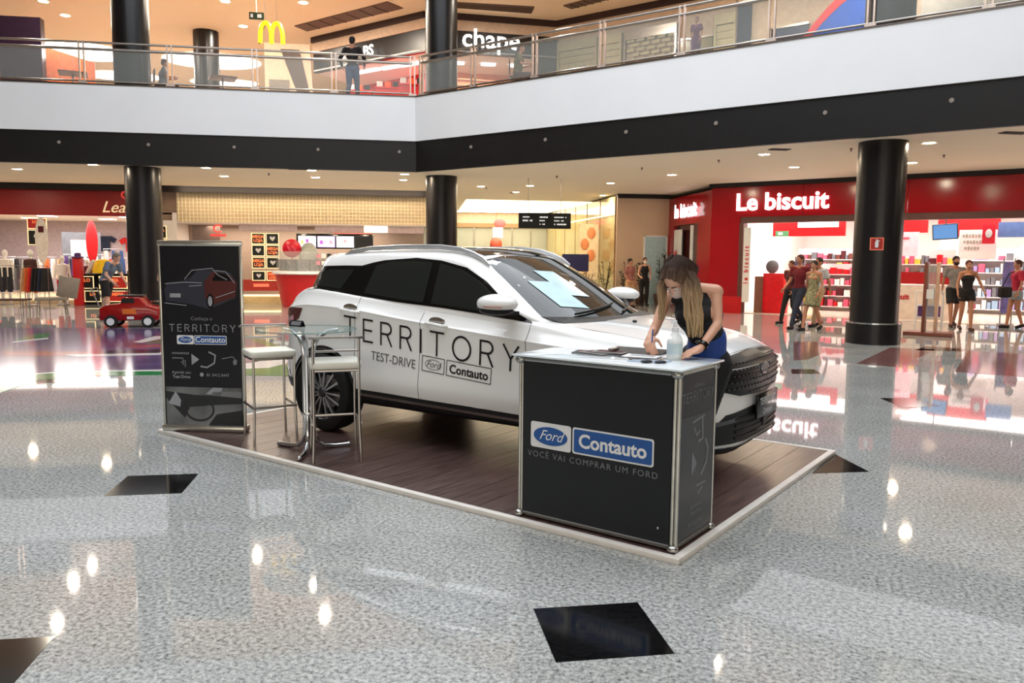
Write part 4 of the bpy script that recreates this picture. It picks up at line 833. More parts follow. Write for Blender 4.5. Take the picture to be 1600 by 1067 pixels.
# wooden totem by the column
t2 = empty('wooden_totem', Vector((11.62, 15.55, 0)), 'brown wooden totem stand on a flat base, right of the column', 'stand', -.75); wd2 = mat('totem_wood', (120, 66, 50), .35, noise=.1)
ob('base', MB().box((0, 0, .04), (.95, .5, .08)), wd2, t2, bevel=.01); ob('upright_panel', MB().box((-.1, 0, .83), (.06, .34, 1.5)), wd2, t2, bevel=.005); ob('upright_panel', MB().box((.12, .05, .83), (.05, .3, 1.5)), mat('totem_light', (196, 160, 132), .3), t2, bevel=.005); ob('clear_pane', MB().box((.01, .0, .95), (.16, .02, 1.2)), mat('acrylic', (200, 205, 205), .1, alpha=.35, noise=0), t2); ob('bottle_holder', MB().box((0, -.1, .9), (.14, .1, .2)), print_white, t2)
t2 = empty('trolley', Vector((13.5, 18.1, 0)), 'white wire trolley behind the woman in black shorts', 'trolley', -.6); fr = MB()
for x in (-.3, .3):
    for y in (-.2, .2): fr.tube([(x, y, 0), (x, y, .85)], .015, 6)
for z in (.2, .5, .85): fr.tube([(-.3, -.2, z), (.3, -.2, z), (.3, .2, z), (-.3, .2, z)], .012, 6, True)
ob('frame', fr, print_white, t2); ob('basket', MB().box((0, 0, .35), (.5, .35, .25)), cb['purple'], t2)

# ================================================================ coloured floor graphic at left
t = empty('floor_graphic', (0, 0, 0), 'large purple, green and white printed sheet on the floor at left', 'floor graphic')
def fl(px, z0, z1, m, name):
    g = [gp(x, y) for x, y in px]; ob(name, MB().prism([(p.x, p.y) for p in g], z0, z1), m, t)
pu = mat('vinyl_purple', (92, 74, 112), .12, noise=.25, scale=1.2); gr = mat('vinyl_green', (34, 120, 66), .12, noise=.1); wh = mat('vinyl_white', (216, 214, 210), .12, noise=.05); rdv = mat('vinyl_red', (178, 84, 66), .12, noise=.1); dkv = mat('vinyl_dark', (40, 40, 60), .12, noise=.3)
fl([(-60, 645), (5, 612), (60, 594), (150, 587), (300, 585.5), (430, 587), (500, 590), (500, 560), (380, 522), (-120, 514), (-160, 560)], .001, .003, gr, 'green_border')
fl([(-60, 618), (5, 599), (45, 586), (100, 582), (200, 580.5), (300, 580), (420, 575), (455, 566), (380, 530), (-100, 518), (-140, 560)], .003, .0045, wh, 'white_line')
fl([(-60, 612), (5, 596), (45, 584), (100, 580), (200, 578.5), (300, 577), (400, 566), (440, 550), (350, 514), (-60, 512), (-120, 550)], .0045, .006, pu, 'purple_field')
fl([(5, 549), (100, 550), (250, 546), (420, 541), (420, 546), (250, 551), (100, 556), (5, 556)], .006, .007, rdv, 'red_line'); fl([(100, 555), (250, 551), (420, 546), (420, 548), (250, 555), (120, 558)], .007, .008, wh, 'white_line')
fl([(130, 549), (250, 546), (250, 552), (150, 554)], .0075, .0085, dkv, 'dark_mark'); fl([(20, 532), (50, 523), (80, 520), (74, 528), (40, 533)], .006, .007, gr, 'green_leaf'); fl([(20, 534), (75, 528), (76, 530), (20, 536)], .007, .008, wh, 'white_line')
fl([(208, 535), (240, 526), (300, 522), (300, 526), (250, 530), (222, 536)], .006, .007, wh, 'white_line'); fl([(225, 537), (260, 530), (310, 527), (310, 534)], .006, .007, gr, 'green_leaf'); fl([(200, 541), (320, 538), (320, 541), (205, 543)], .006, .007, rdv, 'red_line')
# ================================================================ display platform
t = empty('display_platform', C0, 'low display platform of brown planks with white edging', 'platform', YP)
PL, PW = 5.09, 3.05
trimw = mat('white_edging', (222, 216, 208), .4, noise=.04)
n = 22; pw = (PL-.1)/n
me = MB().box((0, 0, 0), (pw-.004, PW-.1, .01)).mesh('plank'); me.materials.append(M_PLANK)
ob('substrate', MB().box2((-PL+.01, .01, .001), (-.01, PW-.01, .02)), black_plastic, t)
for k in range(n):
    o = bpy.data.objects.new('plank', me); COL.objects.link(o); o.parent = t; o.location = (-.05-pw*(k+.5), PW/2, .025)
for nm, a, b in (('edging', (-PL, 0, 0), (0, .05, .033)), ('edging', (-PL, PW-.05, 0), (0, PW, .033)), ('edging', (-.05, .05, 0), (0, PW-.05, .033)), ('edging', (-PL, .05, 0), (-PL+.05, PW-.05, .033))):
    ob(nm, MB().box2(a, b), trimw, t, bevel=.004)
PT = .03
# ================================================================ the car
tt = .0511
CA = PD*math.cos(tt)+QD*math.sin(tt); CW = -PD*math.sin(tt)+QD*math.cos(tt)
CO = plat(-3.893, .879, PT)+CW*.968
car = empty('car', CO, 'white five-door SUV with large thin black lettering along its side', 'car', math.atan2(CA.y, CA.x))
car_white = mat('car_white', (238, 238, 236), .22, noise=0, coat=.9)
clad = mat('cladding_black', (20, 20, 21), .5, noise=.06)
tint = mat('tinted_glass', (26, 31, 29), .03, noise=0, coat=.2); tint.node_tree.nodes['Principled BSDF'].inputs['Specular IOR Level'].default_value = .75

def interp(tab, x):
    xs = [r[0] for r in tab]
    if x <= xs[0]: return tab[0][1]
    if x >= xs[-1]: return tab[-1][1]
    for i in range(len(xs)-1):
        if x <= xs[i+1]:
            h = xs[i+1]-xs[i]; u = (x-xs[i])/h
            def sl(j):
                if j <= 0 or j >= len(xs)-1: return 0 if False else (tab[min(j+1, len(xs)-1)][1]-tab[max(j-1, 0)][1])/(xs[min(j+1, len(xs)-1)]-xs[max(j-1, 0)])
                d0 = (tab[j][1]-tab[j-1][1])/(xs[j]-xs[j-1]); d1 = (tab[j+1][1]-tab[j][1])/(xs[j+1]-xs[j])
                return 0 if d0*d1 <= 0 else 2*d0*d1/(d0+d1)
            m0, m1 = sl(i), sl(i+1); y0, y1 = tab[i][1], tab[i+1][1]
            return (2*u**3-3*u*u+1)*y0+(u**3-2*u*u+u)*h*m0+(-2*u**3+3*u*u)*y1+(u**3-u*u)*h*m1
T_fw = [(-.93, .10), (-.91, .34), (-.86, .50), (-.78, .655), (-.70, .76), (-.60, .86), (-.50, .925), (-.40, .96), (-.2, .985), (.2, 1), (2.6, 1), (3.0, .985), (3.2, .955), (3.35, .90), (3.47, .81), (3.56, .68), (3.61, .54), (3.64, .36), (3.66, .12)]
T_zb = [(-.93, .52), (-.86, .40), (-.7, .33), (-.4, .29), (0, .28), (2.7, .27), (3.2, .23), (3.5, .22), (3.6, .245), (3.66, .33)]
T_cr = [(-.93, .98), (-.6, 1.08), (-.19, 1.14), (.28, 1.125), (.89, 1.068), (1.43, 1.02), (2.15, .96), (2.9, .90), (3.3, .85), (3.66, .74)]
T_be = [(-.93, 1.03), (-.75, 1.10), (-.6, 1.15), (-.45, 1.22), (-.28, 1.275), (-.15, 1.27), (.35, 1.225), (.82, 1.19), (1.31, 1.165), (1.67, 1.135), (2.16, 1.085), (2.5, 1.035), (2.9, .985), (3.2, .94), (3.42, .885), (3.56, .83), (3.66, .76)]
T_tc = [(-.93, 1.05), (-.75, 1.13), (-.5, 1.26), (-.2, 1.28), (.5, 1.23), (1.6, 1.14), (2.16, 1.12), (2.4, 1.115), (2.7, 1.095), (3.0, 1.06), (3.2, 1.02), (3.35, .98), (3.47, .935), (3.56, .88), (3.62, .83), (3.66, .76)]
def lower_profile(a):
    fw = interp(T_fw, a); zb = interp(T_zb, a); zc = interp(T_cr, a); zt = interp(T_be, a); tc = interp(T_tc, a)
    w = .968*fw; k = min(1, fw*1.02)
    pts = [(0, zb), (w*.5, zb), (w*.86, zb+.0), (w*.955, zb+.05), (w*.985, .44 if zb < .4 else zb+.1), (w*.995, .52 if zb < .4 else zb+.14), (w*.978, .66), (w*.965, .82), (w*.962, zc-.035), (w*.966, zc-.006), (w*.957, zc+.004), (w*.905, (zc*.45+zt*.55)), (w*.875, zt), (w*.80, zt+.25*(tc-zt)+.012), (w*.5, zt+.8*(tc-zt)+.008), (0, tc)]
    return pts
def resample_profile(p, sub=3):
    P_ = [Vector((x, y, 0)) for x, y in p]; out = []
    for i in range(len(P_)-1):
        p0 = P_[max(i-1, 0)] if i > 0 else Vector((-P_[1].x, P_[1].y, 0)); p1 = P_[i]; p2 = P_[i+1]; p3 = P_[i+2] if i+2 < len(P_) else Vector((-P_[i].x, P_[i].y, 0))
        for k in range(sub):
            u = k/sub; c = .5*((2*p1)+(p2-p0)*u+(2*p0-5*p1+4*p2-p3)*u*u+(-p0+3*p1-3*p2+p3)*u**3)
            l = p1.lerp(p2, u); c = l.lerp(c, .55); out.append((c.x, c.y))
    out.append(p[-1]); return out
def loft(stations, prof, mats_fn=None):
    vs = []; f = []; rows = []
    for a in stations:
        p = resample_profile(prof(a)); full = [(x, z) for x, z in p]+[(-x, z) for x, z in reversed(p[1:-1])]
        rows.append(len(full)); vs += [(a, -x, z) for x, z in full]
    n = rows[0]; m = len(stations)
    for i in range(m-1):
        for k in range(n): f.append((i*n+k, i*n+(k+1) % n, (i+1)*n+(k+1) % n, (i+1)*n+k))
    f.append(tuple(range(n))); f.append(tuple(range((m-1)*n, m*n))[::-1])
    me = bpy.data.meshes.new('b'); me.from_pydata(vs, [], f); bm = bmesh.new(); bm.from_mesh(me); bmesh.ops.recalc_face_normals(bm, faces=bm.faces); bm.to_mesh(me); bm.free(); return me
sts = sorted(set([-.93, -.92, -.91, -.9, -.88, -.86, -.83, -.80, 3.52, 3.54, 3.56, 3.58, 3.60, 3.615, 3.63, 3.64, 3.65, 3.657, 3.66]+[round(-.76+.055*k, 4) for k in range(78)]))
sts = [s for s in sts if s < 3.66 or s == 3.66]
low_me = loft(sts, lower_profile)
low = link('tmp_low', low_me, car_white)
# wheel arches cut out of the shell
cut = []
for a in (0, 2.716):
    mb = MB().lathe([(.40, -1.05), (.40, -.60)], (a, 0, .345), 40, 'y').lathe([(.40, .60), (.40, 1.05)], (a, 0, .345), 40, 'y')
    cut.append(link('tmp_cut', mb.mesh('c'), clad))
low_me.materials.append(clad)
for c in cut:
    md = low.modifiers.new('b', 'BOOLEAN'); md.object = c; md.operation = 'DIFFERENCE'; md.solver = 'EXACT'
low_e = evaluated(low); bpy.data.objects.remove(low)
for c in cut: bpy.data.objects.remove(c)
# greenhouse
T_zr = [(-.86, 1.16), (-.80, 1.26), (-.72, 1.40), (-.64, 1.50), (-.60, 1.565), (-.56, 1.59), (-.3, 1.622), (0, 1.64), (.5, 1.662), (1.0, 1.664), (1.3, 1.652), (1.5, 1.622), (1.65, 1.575), (1.8, 1.505), (2.0, 1.402), (2.2, 1.288), (2.4, 1.175), (2.55, 1.10), (2.65, 1.03)]
def ztop(a, y): 
    sh = .12*(y/.62)**2
    if a > .9: aa = a+sh*min(1, (a-.9)/.8)
    elif a < .1: aa = a-.36*(y/.66)**2*min(1, (.1-a)/.3)
    else: aa = a
    return interp(T_zr, aa)-.028*(abs(y)/.62)**3
def yside(z, a): return min((.878-.42*(z-1.13))*(1 if a > -.1 else 1-.10*(-.1-a)), .90*.968*interp(T_fw, a)-(.30*(z-1.13) if a < 0 else 0), .868 if a < 1.95 else .868-.22*(a-1.95))
def gh_profile(a):
    ys = None
    for k in range(400):
        y = .95*k/399; zt = ztop(a, y)
        if zt < 1.06 or y >= yside(zt, a): ys = y; break
    ys = ys or .6; zt = max(ztop(a, ys), 1.06); top = [(ys*k/9, ztop(a, ys*k/9)) for k in range(10)]; top[-1] = (ys, zt)
    side = [(yside(1.06+(zt-1.06)*k/8, a) if zt > 1.07 else ys, 1.06+(zt-1.06)*k/8) for k in range(8)]
    base = [(0, 1.0), (side[0][0]*.5, 1.0), (side[0][0], 1.0)]
    p = base+side+list(reversed(top))
    # soften roof edge
    for _ in range(2):
        i = len(base)+8; q = p[:]
        for j in (i-1, i, i+1): q[j] = ((p[j-1][0]+2*p[j][0]+p[j+1][0])/4, (p[j-1][1]+2*p[j][1]+p[j+1][1])/4)
        p = q
    return p
gst = [-.85, -.83, -.80, -.76, -.72, -.68, -.64, -.61, -.58, -.55, -.5]+[round(-.47+.03*k, 3) for k in range(103)]+[2.62]
gst = [a for a in gst if interp(T_zr, a) > 1.07]
gh_me = loft(gst, gh_profile); 
# ray target for draped parts (car-local coordinates)
bmt = bmesh.new(); bmt.from_mesh(low_e); bmt.from_mesh(gh_me); BV = BVHTree.FromBMesh(bmt); bmt.free()
bmt = bmesh.new(); bmt.from_mesh(low_e); BVL = BVHTree.FromBMesh(bmt); bmt.free()
AX = {'side': (Vector((1, 0, 0)), Vector((0, 0, 1)), Vector((0, -3, 0)), Vector((0, 1, 0))),
      'far': (Vector((1, 0, 0)), Vector((0, 0, 1)), Vector((0, 3, 0)), Vector((0, -1, 0))),
      'front': (Vector((0, 1, 0)), Vector((0, 0, 1)), Vector((6, 0, 0)), Vector((-1, 0, 0))),
      'rear': (Vector((0, 1, 0)), Vector((0, 0, 1)), Vector((-4, 0, 0)), Vector((1, 0, 0))),
      'top': (Vector((1, 0, 0)), Vector((0, 1, 0)), Vector((0, 0, 4)), Vector((0, 0, -1)))}
def drape_mesh(bm, ax, off, thick, cell=.06, bv=None):
    U, V_, O_, Dr = AX[ax]; bv = bv or BV
    us = [v.co.x for v in bm.verts]; vs = [v.co.y for v in bm.verts]
    for lo, hi, nrm in ((min(us), max(us), (1, 0, 0)), (min(vs), max(vs), (0, 1, 0))):
        k = math.ceil(lo/cell+.01)
        while k*cell < hi:
            c = (k*cell, 0, 0) if nrm[0] else (0, k*cell, 0)
            bmesh.ops.bisect_plane(bm, geom=list(bm.verts)+list(bm.edges)+list(bm.faces), plane_co=c, plane_no=nrm, dist=1e-5); k += 1
    bmesh.ops.remove_doubles(bm, verts=bm.verts, dist=1e-5)
    last = None; miss = []
    for v in bm.verts:
        o = U*v.co.x+V_*v.co.y+O_; h = bv.ray_cast(o, Dr)
        if h[0] is None: h = bv.find_nearest(o+Dr*2.1)
        v.co = h[0]-Dr*off
    bmesh.ops.recalc_face_normals(bm, faces=bm.faces)
    if thick:
        r = bmesh.ops.extrude_face_region(bm, geom=list(bm.faces)); vs = [g for g in r['geom'] if isinstance(g, bmesh.types.BMVert)]
        for v in vs: v.co += Dr*thick
        bmesh.ops.recalc_face_normals(bm, faces=bm.faces)
def drape(name, poly, ax, m, parent, off=.004, thick=.01, cell=.06, smooth=True, bv=None):
    bm = bmesh.new(); vs = [bm.verts.new((p[0], p[1], 0)) for p in poly]; bm.faces.new(vs); drape_mesh(bm, ax, off, thick, cell, bv)
    me = bpy.data.meshes.new(name); bm.to_mesh(me); bm.free(); return link(name, me, m, parent, smooth)
def drape_vf(name, v, f, ax, m, parent, off=.003, cell=.08, bv=None):
    bm = bmesh.new(); vs = [bm.verts.new(p) for p in v]
    for q in f:
        try: bm.faces.new([vs[i] for i in q])
        except ValueError: pass
    drape_mesh(bm, ax, off, 0, cell, bv); me = bpy.data.meshes.new(name); bm.to_mesh(me); bm.free(); return link(name, me, m, parent)
def strip(pts, w):
    """polyline -> outline polygon of width w"""
    P_ = [Vector((a, b)) for a, b in pts]; L_, R2 = [], []
    for i, p in enumerate(P_):
        d = (P_[min(i+1, len(P_)-1)]-P_[max(i-1, 0)]).normalized(); n_ = Vector((-d.y, d.x))*w/2; L_.append(p+n_); R2.append(p-n_)
    return [tuple(q) for q in L_+R2[::-1]]

# split shell into real panels
bm = bmesh.new(); bm.from_mesh(low_e)
def cutp(co, no): bmesh.ops.bisect_plane(bm, geom=list(bm.verts)+list(bm.edges)+list(bm.faces), plane_co=co, plane_no=no, dist=1e-5)
SPL = [(.40, .0), (1.135, .0), (2.17, .03)]   # a at z=.6, lean
def plane_at(a, lean): return (a, 0, .6), Vector((1, 0, lean)).normalized()
for a, l in SPL: cutp(*plane_at(a, l))
cutp((3.12, 0, 0), Vector((1, 0, .35)).normalized()); cutp((-.42, 0, 0), (1, 0, 0))
for s in (-1, 1): cutp((2.5, s*.775, 0), Vector((.07, s, 0)).normalized())
cutp((2.19, 0, 0), (1, 0, 0)); cutp((0, 0, .435), Vector((.02, 0, 1)).normalized())
bm.faces.ensure_lookup_table(); groups = {}
def pane(a, l, x, z): return (x-a)+l*(z-.6) > 0
for f in bm.faces:
    c = f.calc_center_median(); nz = f.normal.z; s = 'near' if c.y < 0 else 'far'
    if f.material_index == 1: g = ('wheel_arch_liner', s+('f' if c.x > 1.3 else 'r'))
    elif c.z < .435-.02*c.x and not (abs(nz) < .99 and c.x > 3.0): g = ('sill_cladding', '')
    elif (c.x-3.12)+.35*c.z > 0 and c.z < .93 and (nz < .5 or c.x > 3.53) and not (c.x < 3.45 and nz > .45): g = ('front_bumper', '')
    elif c.x > 2.19 and nz > .3 and abs(c.y) < .775-.07*(c.x-2.5)+.002: g = ('hood', '')
    elif pane(2.17, .03, c.x, c.z) and c.z < 1.2 and abs(c.y) > .2: g = ('front_fender', s)
    elif c.x < -.42 and abs(c.y) < .7: g = ('tailgate', '')
    elif pane(1.135, 0, c.x, c.z): g = ('front_door', s)
    elif pane(.40, 0, c.x, c.z): g = ('rear_door', s)
    else: g = ('rear_quarter_panel', s)
    groups.setdefault(g, []).append(f.index)
allf = {f.index: [v.index for v in f.verts] for f in bm.faces}; vco = [v.co.copy() for v in bm.verts]; bm.free()
for (nm, s), idx in groups.items():
    vm_, vs, fs = {}, [], []
    for i in idx:
        q = []
        for k in allf[i]:
            if k not in vm_: vm_[k] = len(vs); vs.append(vco[k])
            q.append(vm_[k])
        fs.append(q)
    me = bpy.data.meshes.new(nm); me.from_pydata(vs, [], fs)
    # draw the panel edges back a little so that a real gap shows
    b2 = bmesh.new(); b2.from_mesh(me)
    if nm in ('hood', 'front_door', 'rear_door', 'front_fender', 'rear_quarter_panel', 'front_bumper', 'tailgate'):
        cen = sum((v.co for v in b2.verts), Vector())/len(b2.verts)
        for v in b2.verts:
            if v.is_boundary:
                d = (cen-v.co); d.z *= .3 if nm != 'front_bumper' else 1; d.y *= .2
                if d.length > 1e-4: v.co += d.normalized()*.0028
    b2.to_mesh(me); b2.free()
    link(nm, me, {'wheel_arch_liner': clad, 'sill_cladding': clad}.get(nm, car_white), car, 45)
# dark body under the gaps: shell shrunk a little
bm = bmesh.new(); bm.from_mesh(low_e)
for v in bm.verts: v.co -= v.normal*.006
me = bpy.data.meshes.new('underbody'); bm.to_mesh(me); bm.free(); me.materials.clear(); link('underbody', me, clad, car, 45)
link('roof_and_pillars', gh_me, car_white, car, 50)

# glazing
for ax, sn in (('side', -1), ('far', 1)):
    DLO = [(-.42, 1.265), (-.33, 1.40), (-.25, 1.482), (.10, 1.492), (.30, 1.492), (.42, 1.52), (.55, 1.542), (.90, 1.565), (1.18, 1.545), (1.46, 1.49), (1.68, 1.388), (1.91, 1.236), (2.04, 1.15), (2.165, 1.085), (1.95, 1.106), (1.67, 1.135), (1.306, 1.165), (.816, 1.193), (.354, 1.232), (-.15, 1.277)]
    drape('window_surround', DLO, ax, gloss_black, car, .005, .01, .03)
    drape('quarter_window', [(-.26, 1.31), (-.18, 1.43), (-.08, 1.455), (.22, 1.455), (.12, 1.285)], ax, tint, car, .009, .01, .03)
    drape('door_window', [(.42, 1.255), (.47, 1.495), (.62, 1.53), (.90, 1.54), (1.10, 1.528), (1.105, 1.20), (.8, 1.22)], ax, tint, car, .009, .01, .03)
    drape('door_window', [(1.19, 1.195), (1.18, 1.52), (1.44, 1.465), (1.65, 1.37), (1.85, 1.238), (1.90, 1.19), (1.93, 1.13), (1.67, 1.158)], ax, tint, car, .009, .01, .03)
    # sill strip in bright metal
    drape('sill_strip', strip([(.46, .385), (1.3, .365), (2.27, .345)], .022), ax, steel, car, .012, .012)
    for cx in (0, 2.716):   # arch flares
        po = [(cx+.432*math.cos(g), .345+.432*math.sin(g)) for g in np.linspace(.0, PI, 30)]+[(cx+.405*math.cos(g), .345+.405*math.sin(g)) for g in np.linspace(PI, .0, 30)]
        if sn < 0 or True: drape('arch_flare', po, ax, clad, car, .008, .02, .08, bv=BVL)
    y = sn
    for hx, hz in ((.345, 1.10), (1.31, 1.03)):
        h = BV.ray_cast(Vector((hx, 3*y, hz)), Vector((0, -y, 0)))[0] or Vector((hx, .95*y, hz))
        o = ob('door_handle', MB().tube([(hx-.11, h.y-.0*y, hz+.012), (hx-.085, h.y+.035*y, hz+.014), (hx, h.y+.042*y, hz+.008), (hx+.085, h.y+.035*y, hz-.004), (hx+.11, h.y, hz-.006)], .014, 8), car_white, car, True)
        ob('handle_recess', MB().sphere((hx+.0, h.y-.004*y, hz+.03), (.085, .008, .035), 16, 8), steel, o, True)
    # mirror
    m_ = ob('door_mirror', MB().sphere((1.985, 1.055*y, 1.232), (.175, .115, .072), 24, 14), car_white, car, True)
    for v in m_.data.vertices:
        if v.co.z < 1.2: v.co.z = 1.2+(v.co.z-1.2)*.45
        if v.co.x < 1.85: v.co.x = 1.85+(v.co.x-1.85)*.55
    ob('mirror_base', MB().sphere((1.97, 1.04*y, 1.178), (.15, .09, .035), 20, 8).prism([(1.95, .88*y), (2.07, .88*y), (2.02, 1.0*y), (1.95, 1.0*y)], 1.14, 1.17), clad, m_, True)
    ob('mirror_glass', MB().box((1.852, 1.06*y, 1.228), (.008, .11, .06)), chrome, m_)
    ob('mirror_lamp', MB().box((2.02, 1.166*y, 1.212), (.16, .008, .014)), mat('amber_strip', (190, 150, 140), .3), m_)
    # roof rail
    rl = [(-.02, .63*y, 1.575), (.08, .63*y, 1.618), (.3, .625*y, 1.645), (.7, .62*y, 1.66), (1.1, .618*y, 1.658), (1.32, .622*y, 1.638), (1.46, .63*y, 1.60), (1.56, .64*y, 1.558), (1.63, .65*y, 1.51)]
    ob('roof_rail', MB().tube(rl, [.012, .018, .02, .021, .021, .02, .02, .017, .01], 8), mat('rail_silver', (196, 196, 198), .3, .7), car, True)
    # tail lamp wraps the corner
    drape('tail_lamp', [(-.72, 1.085), (-.45, 1.10), (-.28, 1.10), (-.34, 1.0), (-.45, .945), (-.6, .93), (-.75, .96)], ax, mat('lamp_red', (80, 8, 14), .08, coat=.5), car, .006, .012)
    drape('lamp_reflector', [(-.52, 1.0), (-.42, 1.03), (-.42, .985), (-.5, .965)], ax, mat('lamp_pink', (200, 150, 160), .1), car, .012, .006)
    drape('head_lamp', [(3.05, .875), (3.2, .885), (3.4, .855), (3.5, .80), (3.45, .745), (3.3, .80), (3.12, .84)], ax, mat('lamp_clear', (60, 62, 66), .05, coat=.6), car, .006, .01)
    # badge-free fuel flap
drape('fuel_flap_gap', strip([(-.32, 1.0), (-.14, 1.0), (-.14, .84), (-.32, .84), (-.32, 1.0)], .006), 'far', clad, car, .002, 0)
drape('windscreen', [(-.60, 1.555), (-.35, 1.59), (0, 1.60), (.35, 1.59), (.60, 1.555), (.69, 1.35), (.765, 1.13), (.4, 1.115), (0, 1.115), (-.4, 1.115), (-.765, 1.13), (-.69, 1.35)], 'front', tint, car, .004, .01)
drape('scuttle', [(-.77, 1.13), (-.4, 1.12), (0, 1.12), (.4, 1.12), (.77, 1.13), (.74, 1.085), (.4, 1.10), (0, 1.105), (-.4, 1.10), (-.74, 1.085)], 'front', clad, car, .006, .02)
drape('roof_glass', [(.15, -.54), (.15, .54), (1.5, .54), (1.62, 0), (1.5, -.54)], 'top', mat('roof_glass', (30, 24, 22), .05, noise=0), car, .003, .006, .1)
drape('rear_window', [(-.55, 1.48), (0, 1.52), (.55, 1.48), (.62, 1.22), (0, 1.2), (-.62, 1.22)], 'rear', tint, car, .004, .01)
drape('rear_plate', rect(-.26, .74, .26, .86), 'rear', print_grey, car, .006, .006); drape('rear_bumper_cladding', [(-.9, .3), (.9, .3), (.9, .52), (-.9, .52)], 'rear', clad, car, .006, .01)
# pale plates imitating the skylight's reflection on the opaque windscreen
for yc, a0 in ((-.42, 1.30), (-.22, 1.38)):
    drape('windscreen_reflection', [(yc-.13, a0-.10), (yc+.1, a0-.12), (yc+.11, a0+.08), (yc-.11, a0+.09)], 'front', mat('reflection_pale_blue', (190, 222, 228), .3), car, .015, .002)
# wipers
for y0, y1 in ((-.55, .05), (.0, .6)):
    pts = []
    for k in range(6):
        yy = y0+(y1-y0)*k/5; h = BV.ray_cast(Vector((6, yy, 1.135+.012*k)), Vector((-1, 0, 0)))[0]; pts.append(h+Vector((.02, 0, .01)))
    ob('wiper', MB().tube(pts, .009, 6), black_plastic, car, True)
for yy in (-.3, .25): ob('washer_nozzle', MB().sphere((2.75, yy, 1.095), (.02, .015, .01)), black_plastic, car, True)
# front: grille, studs, intake, lip, plate
GR = [(-.72, .86), (-.4, .895), (0, .905), (.4, .895), (.72, .86), (.70, .74), (.62, .665), (.45, .625), (0, .61), (-.45, .625), (-.62, .665), (-.70, .74)]
g_ = drape('grille', GR, 'front', mat('grille_black', (12, 12, 13), .32, noise=0), car, .008, .02)
def inside(p, poly):
    c = False
    for i in range(len(poly)):
        a, b = poly[i], poly[i-1]
        if (a[1] > p[1]) != (b[1] > p[1]) and p[0] < (b[0]-a[0])*(p[1]-a[1])/(b[1]-a[1])+a[0]: c = not c
    return c
mb = MB()
for r in range(6):
    for k in range(-12, 13):
        p = (k*.056+(r % 2)*.028, .64+r*.042)
        if inside((p[0]*1.06, p[1]), GR) and inside((p[0], p[1]+.02), GR) and inside((p[0], p[1]-.02), GR):
            h = BV.ray_cast(Vector((6, p[0], p[1])), Vector((-1, 0, 0)))[0]
            if h: mb.box(h+Vector((.012, 0, 0)), (.010, .030, .007))
ob('grille_studs', mb, mat('stud_grey', (54, 54, 58), .35, .6), g_)['kind'] = 'stuff'
h = BV.ray_cast(Vector((6, 0, .78)), Vector((-1, 0, 0)))[0]
bd = ob('badge', MB().prism(oval(0, 0, .085, .036), 0, .012), mat('badge_dark', (44, 48, 60), .25), g_); bd.data.transform(frame_mat(h+Vector((.012, 0, 0)), (0, 1, 0), Z)); bd2 = ob('badge_rim', MB().tube([(.088*math.cos(g), .039*math.sin(g), .008) for g in np.linspace(0, 2*PI, 28, False)], .005, 5, True), chrome, g_); bd2.data.transform(frame_mat(h+Vector((.012, 0, 0)), (0, 1, 0), Z))
ik = drape('air_intake', [(-.60, .505), (0, .545), (.60, .505), (.78, .37), (.72, .30), (0, .285), (-.72, .30), (-.78, .37)], 'front', clad, car, .008, .02)
mb = MB()
for k in range(4):
    z = .33+k*.045; pts = []
    for j in range(9):
        yy = -.5+j*.125; h = BV.ray_cast(Vector((6, yy, z)), Vector((-1, 0, 0)))[0]
        if h: pts.append(h+Vector((.012, 0, 0)))
    mb.tube(pts, .008, 5)
ob('intake_bars', mb, black_plastic, ik)
drape('chrome_lip', strip([(-.80, .30), (-.5, .262), (0, .25), (.5, .262), (.80, .30)], .022), 'front', chrome, car, .012, .02)
drape('lower_lip', [(-.84, .285), (0, .24), (.84, .285), (.8, .235), (0, .225), (-.8, .235)], 'front', clad, car, .02, .03)
pl = ob('number_plate', MB().box((3.69, 0, .52), (.02, .50, .17)), gloss_black, car, bevel=.004)
for tx, z, s_ in (('TERRITORY', .545, .075), ('Contauto', .475, .06)): text_ob('plate_lettering', tx, s_, print_white, (3.7015, 0, z-.02), (0, 1, 0), Z, pl)
ob('plate_bracket', MB().box((3.66, 0, .46), (.05, .08, .2)), clad, pl)
for y in (-.6, .6): drape('fog_lamp_slot', [(y-.12, .43), (y+.12, .45), (y+.12, .48), (y-.12, .46)], 'front', mat('lamp_clear', (60, 62, 66), .05, coat=.6), car, .012, .006)

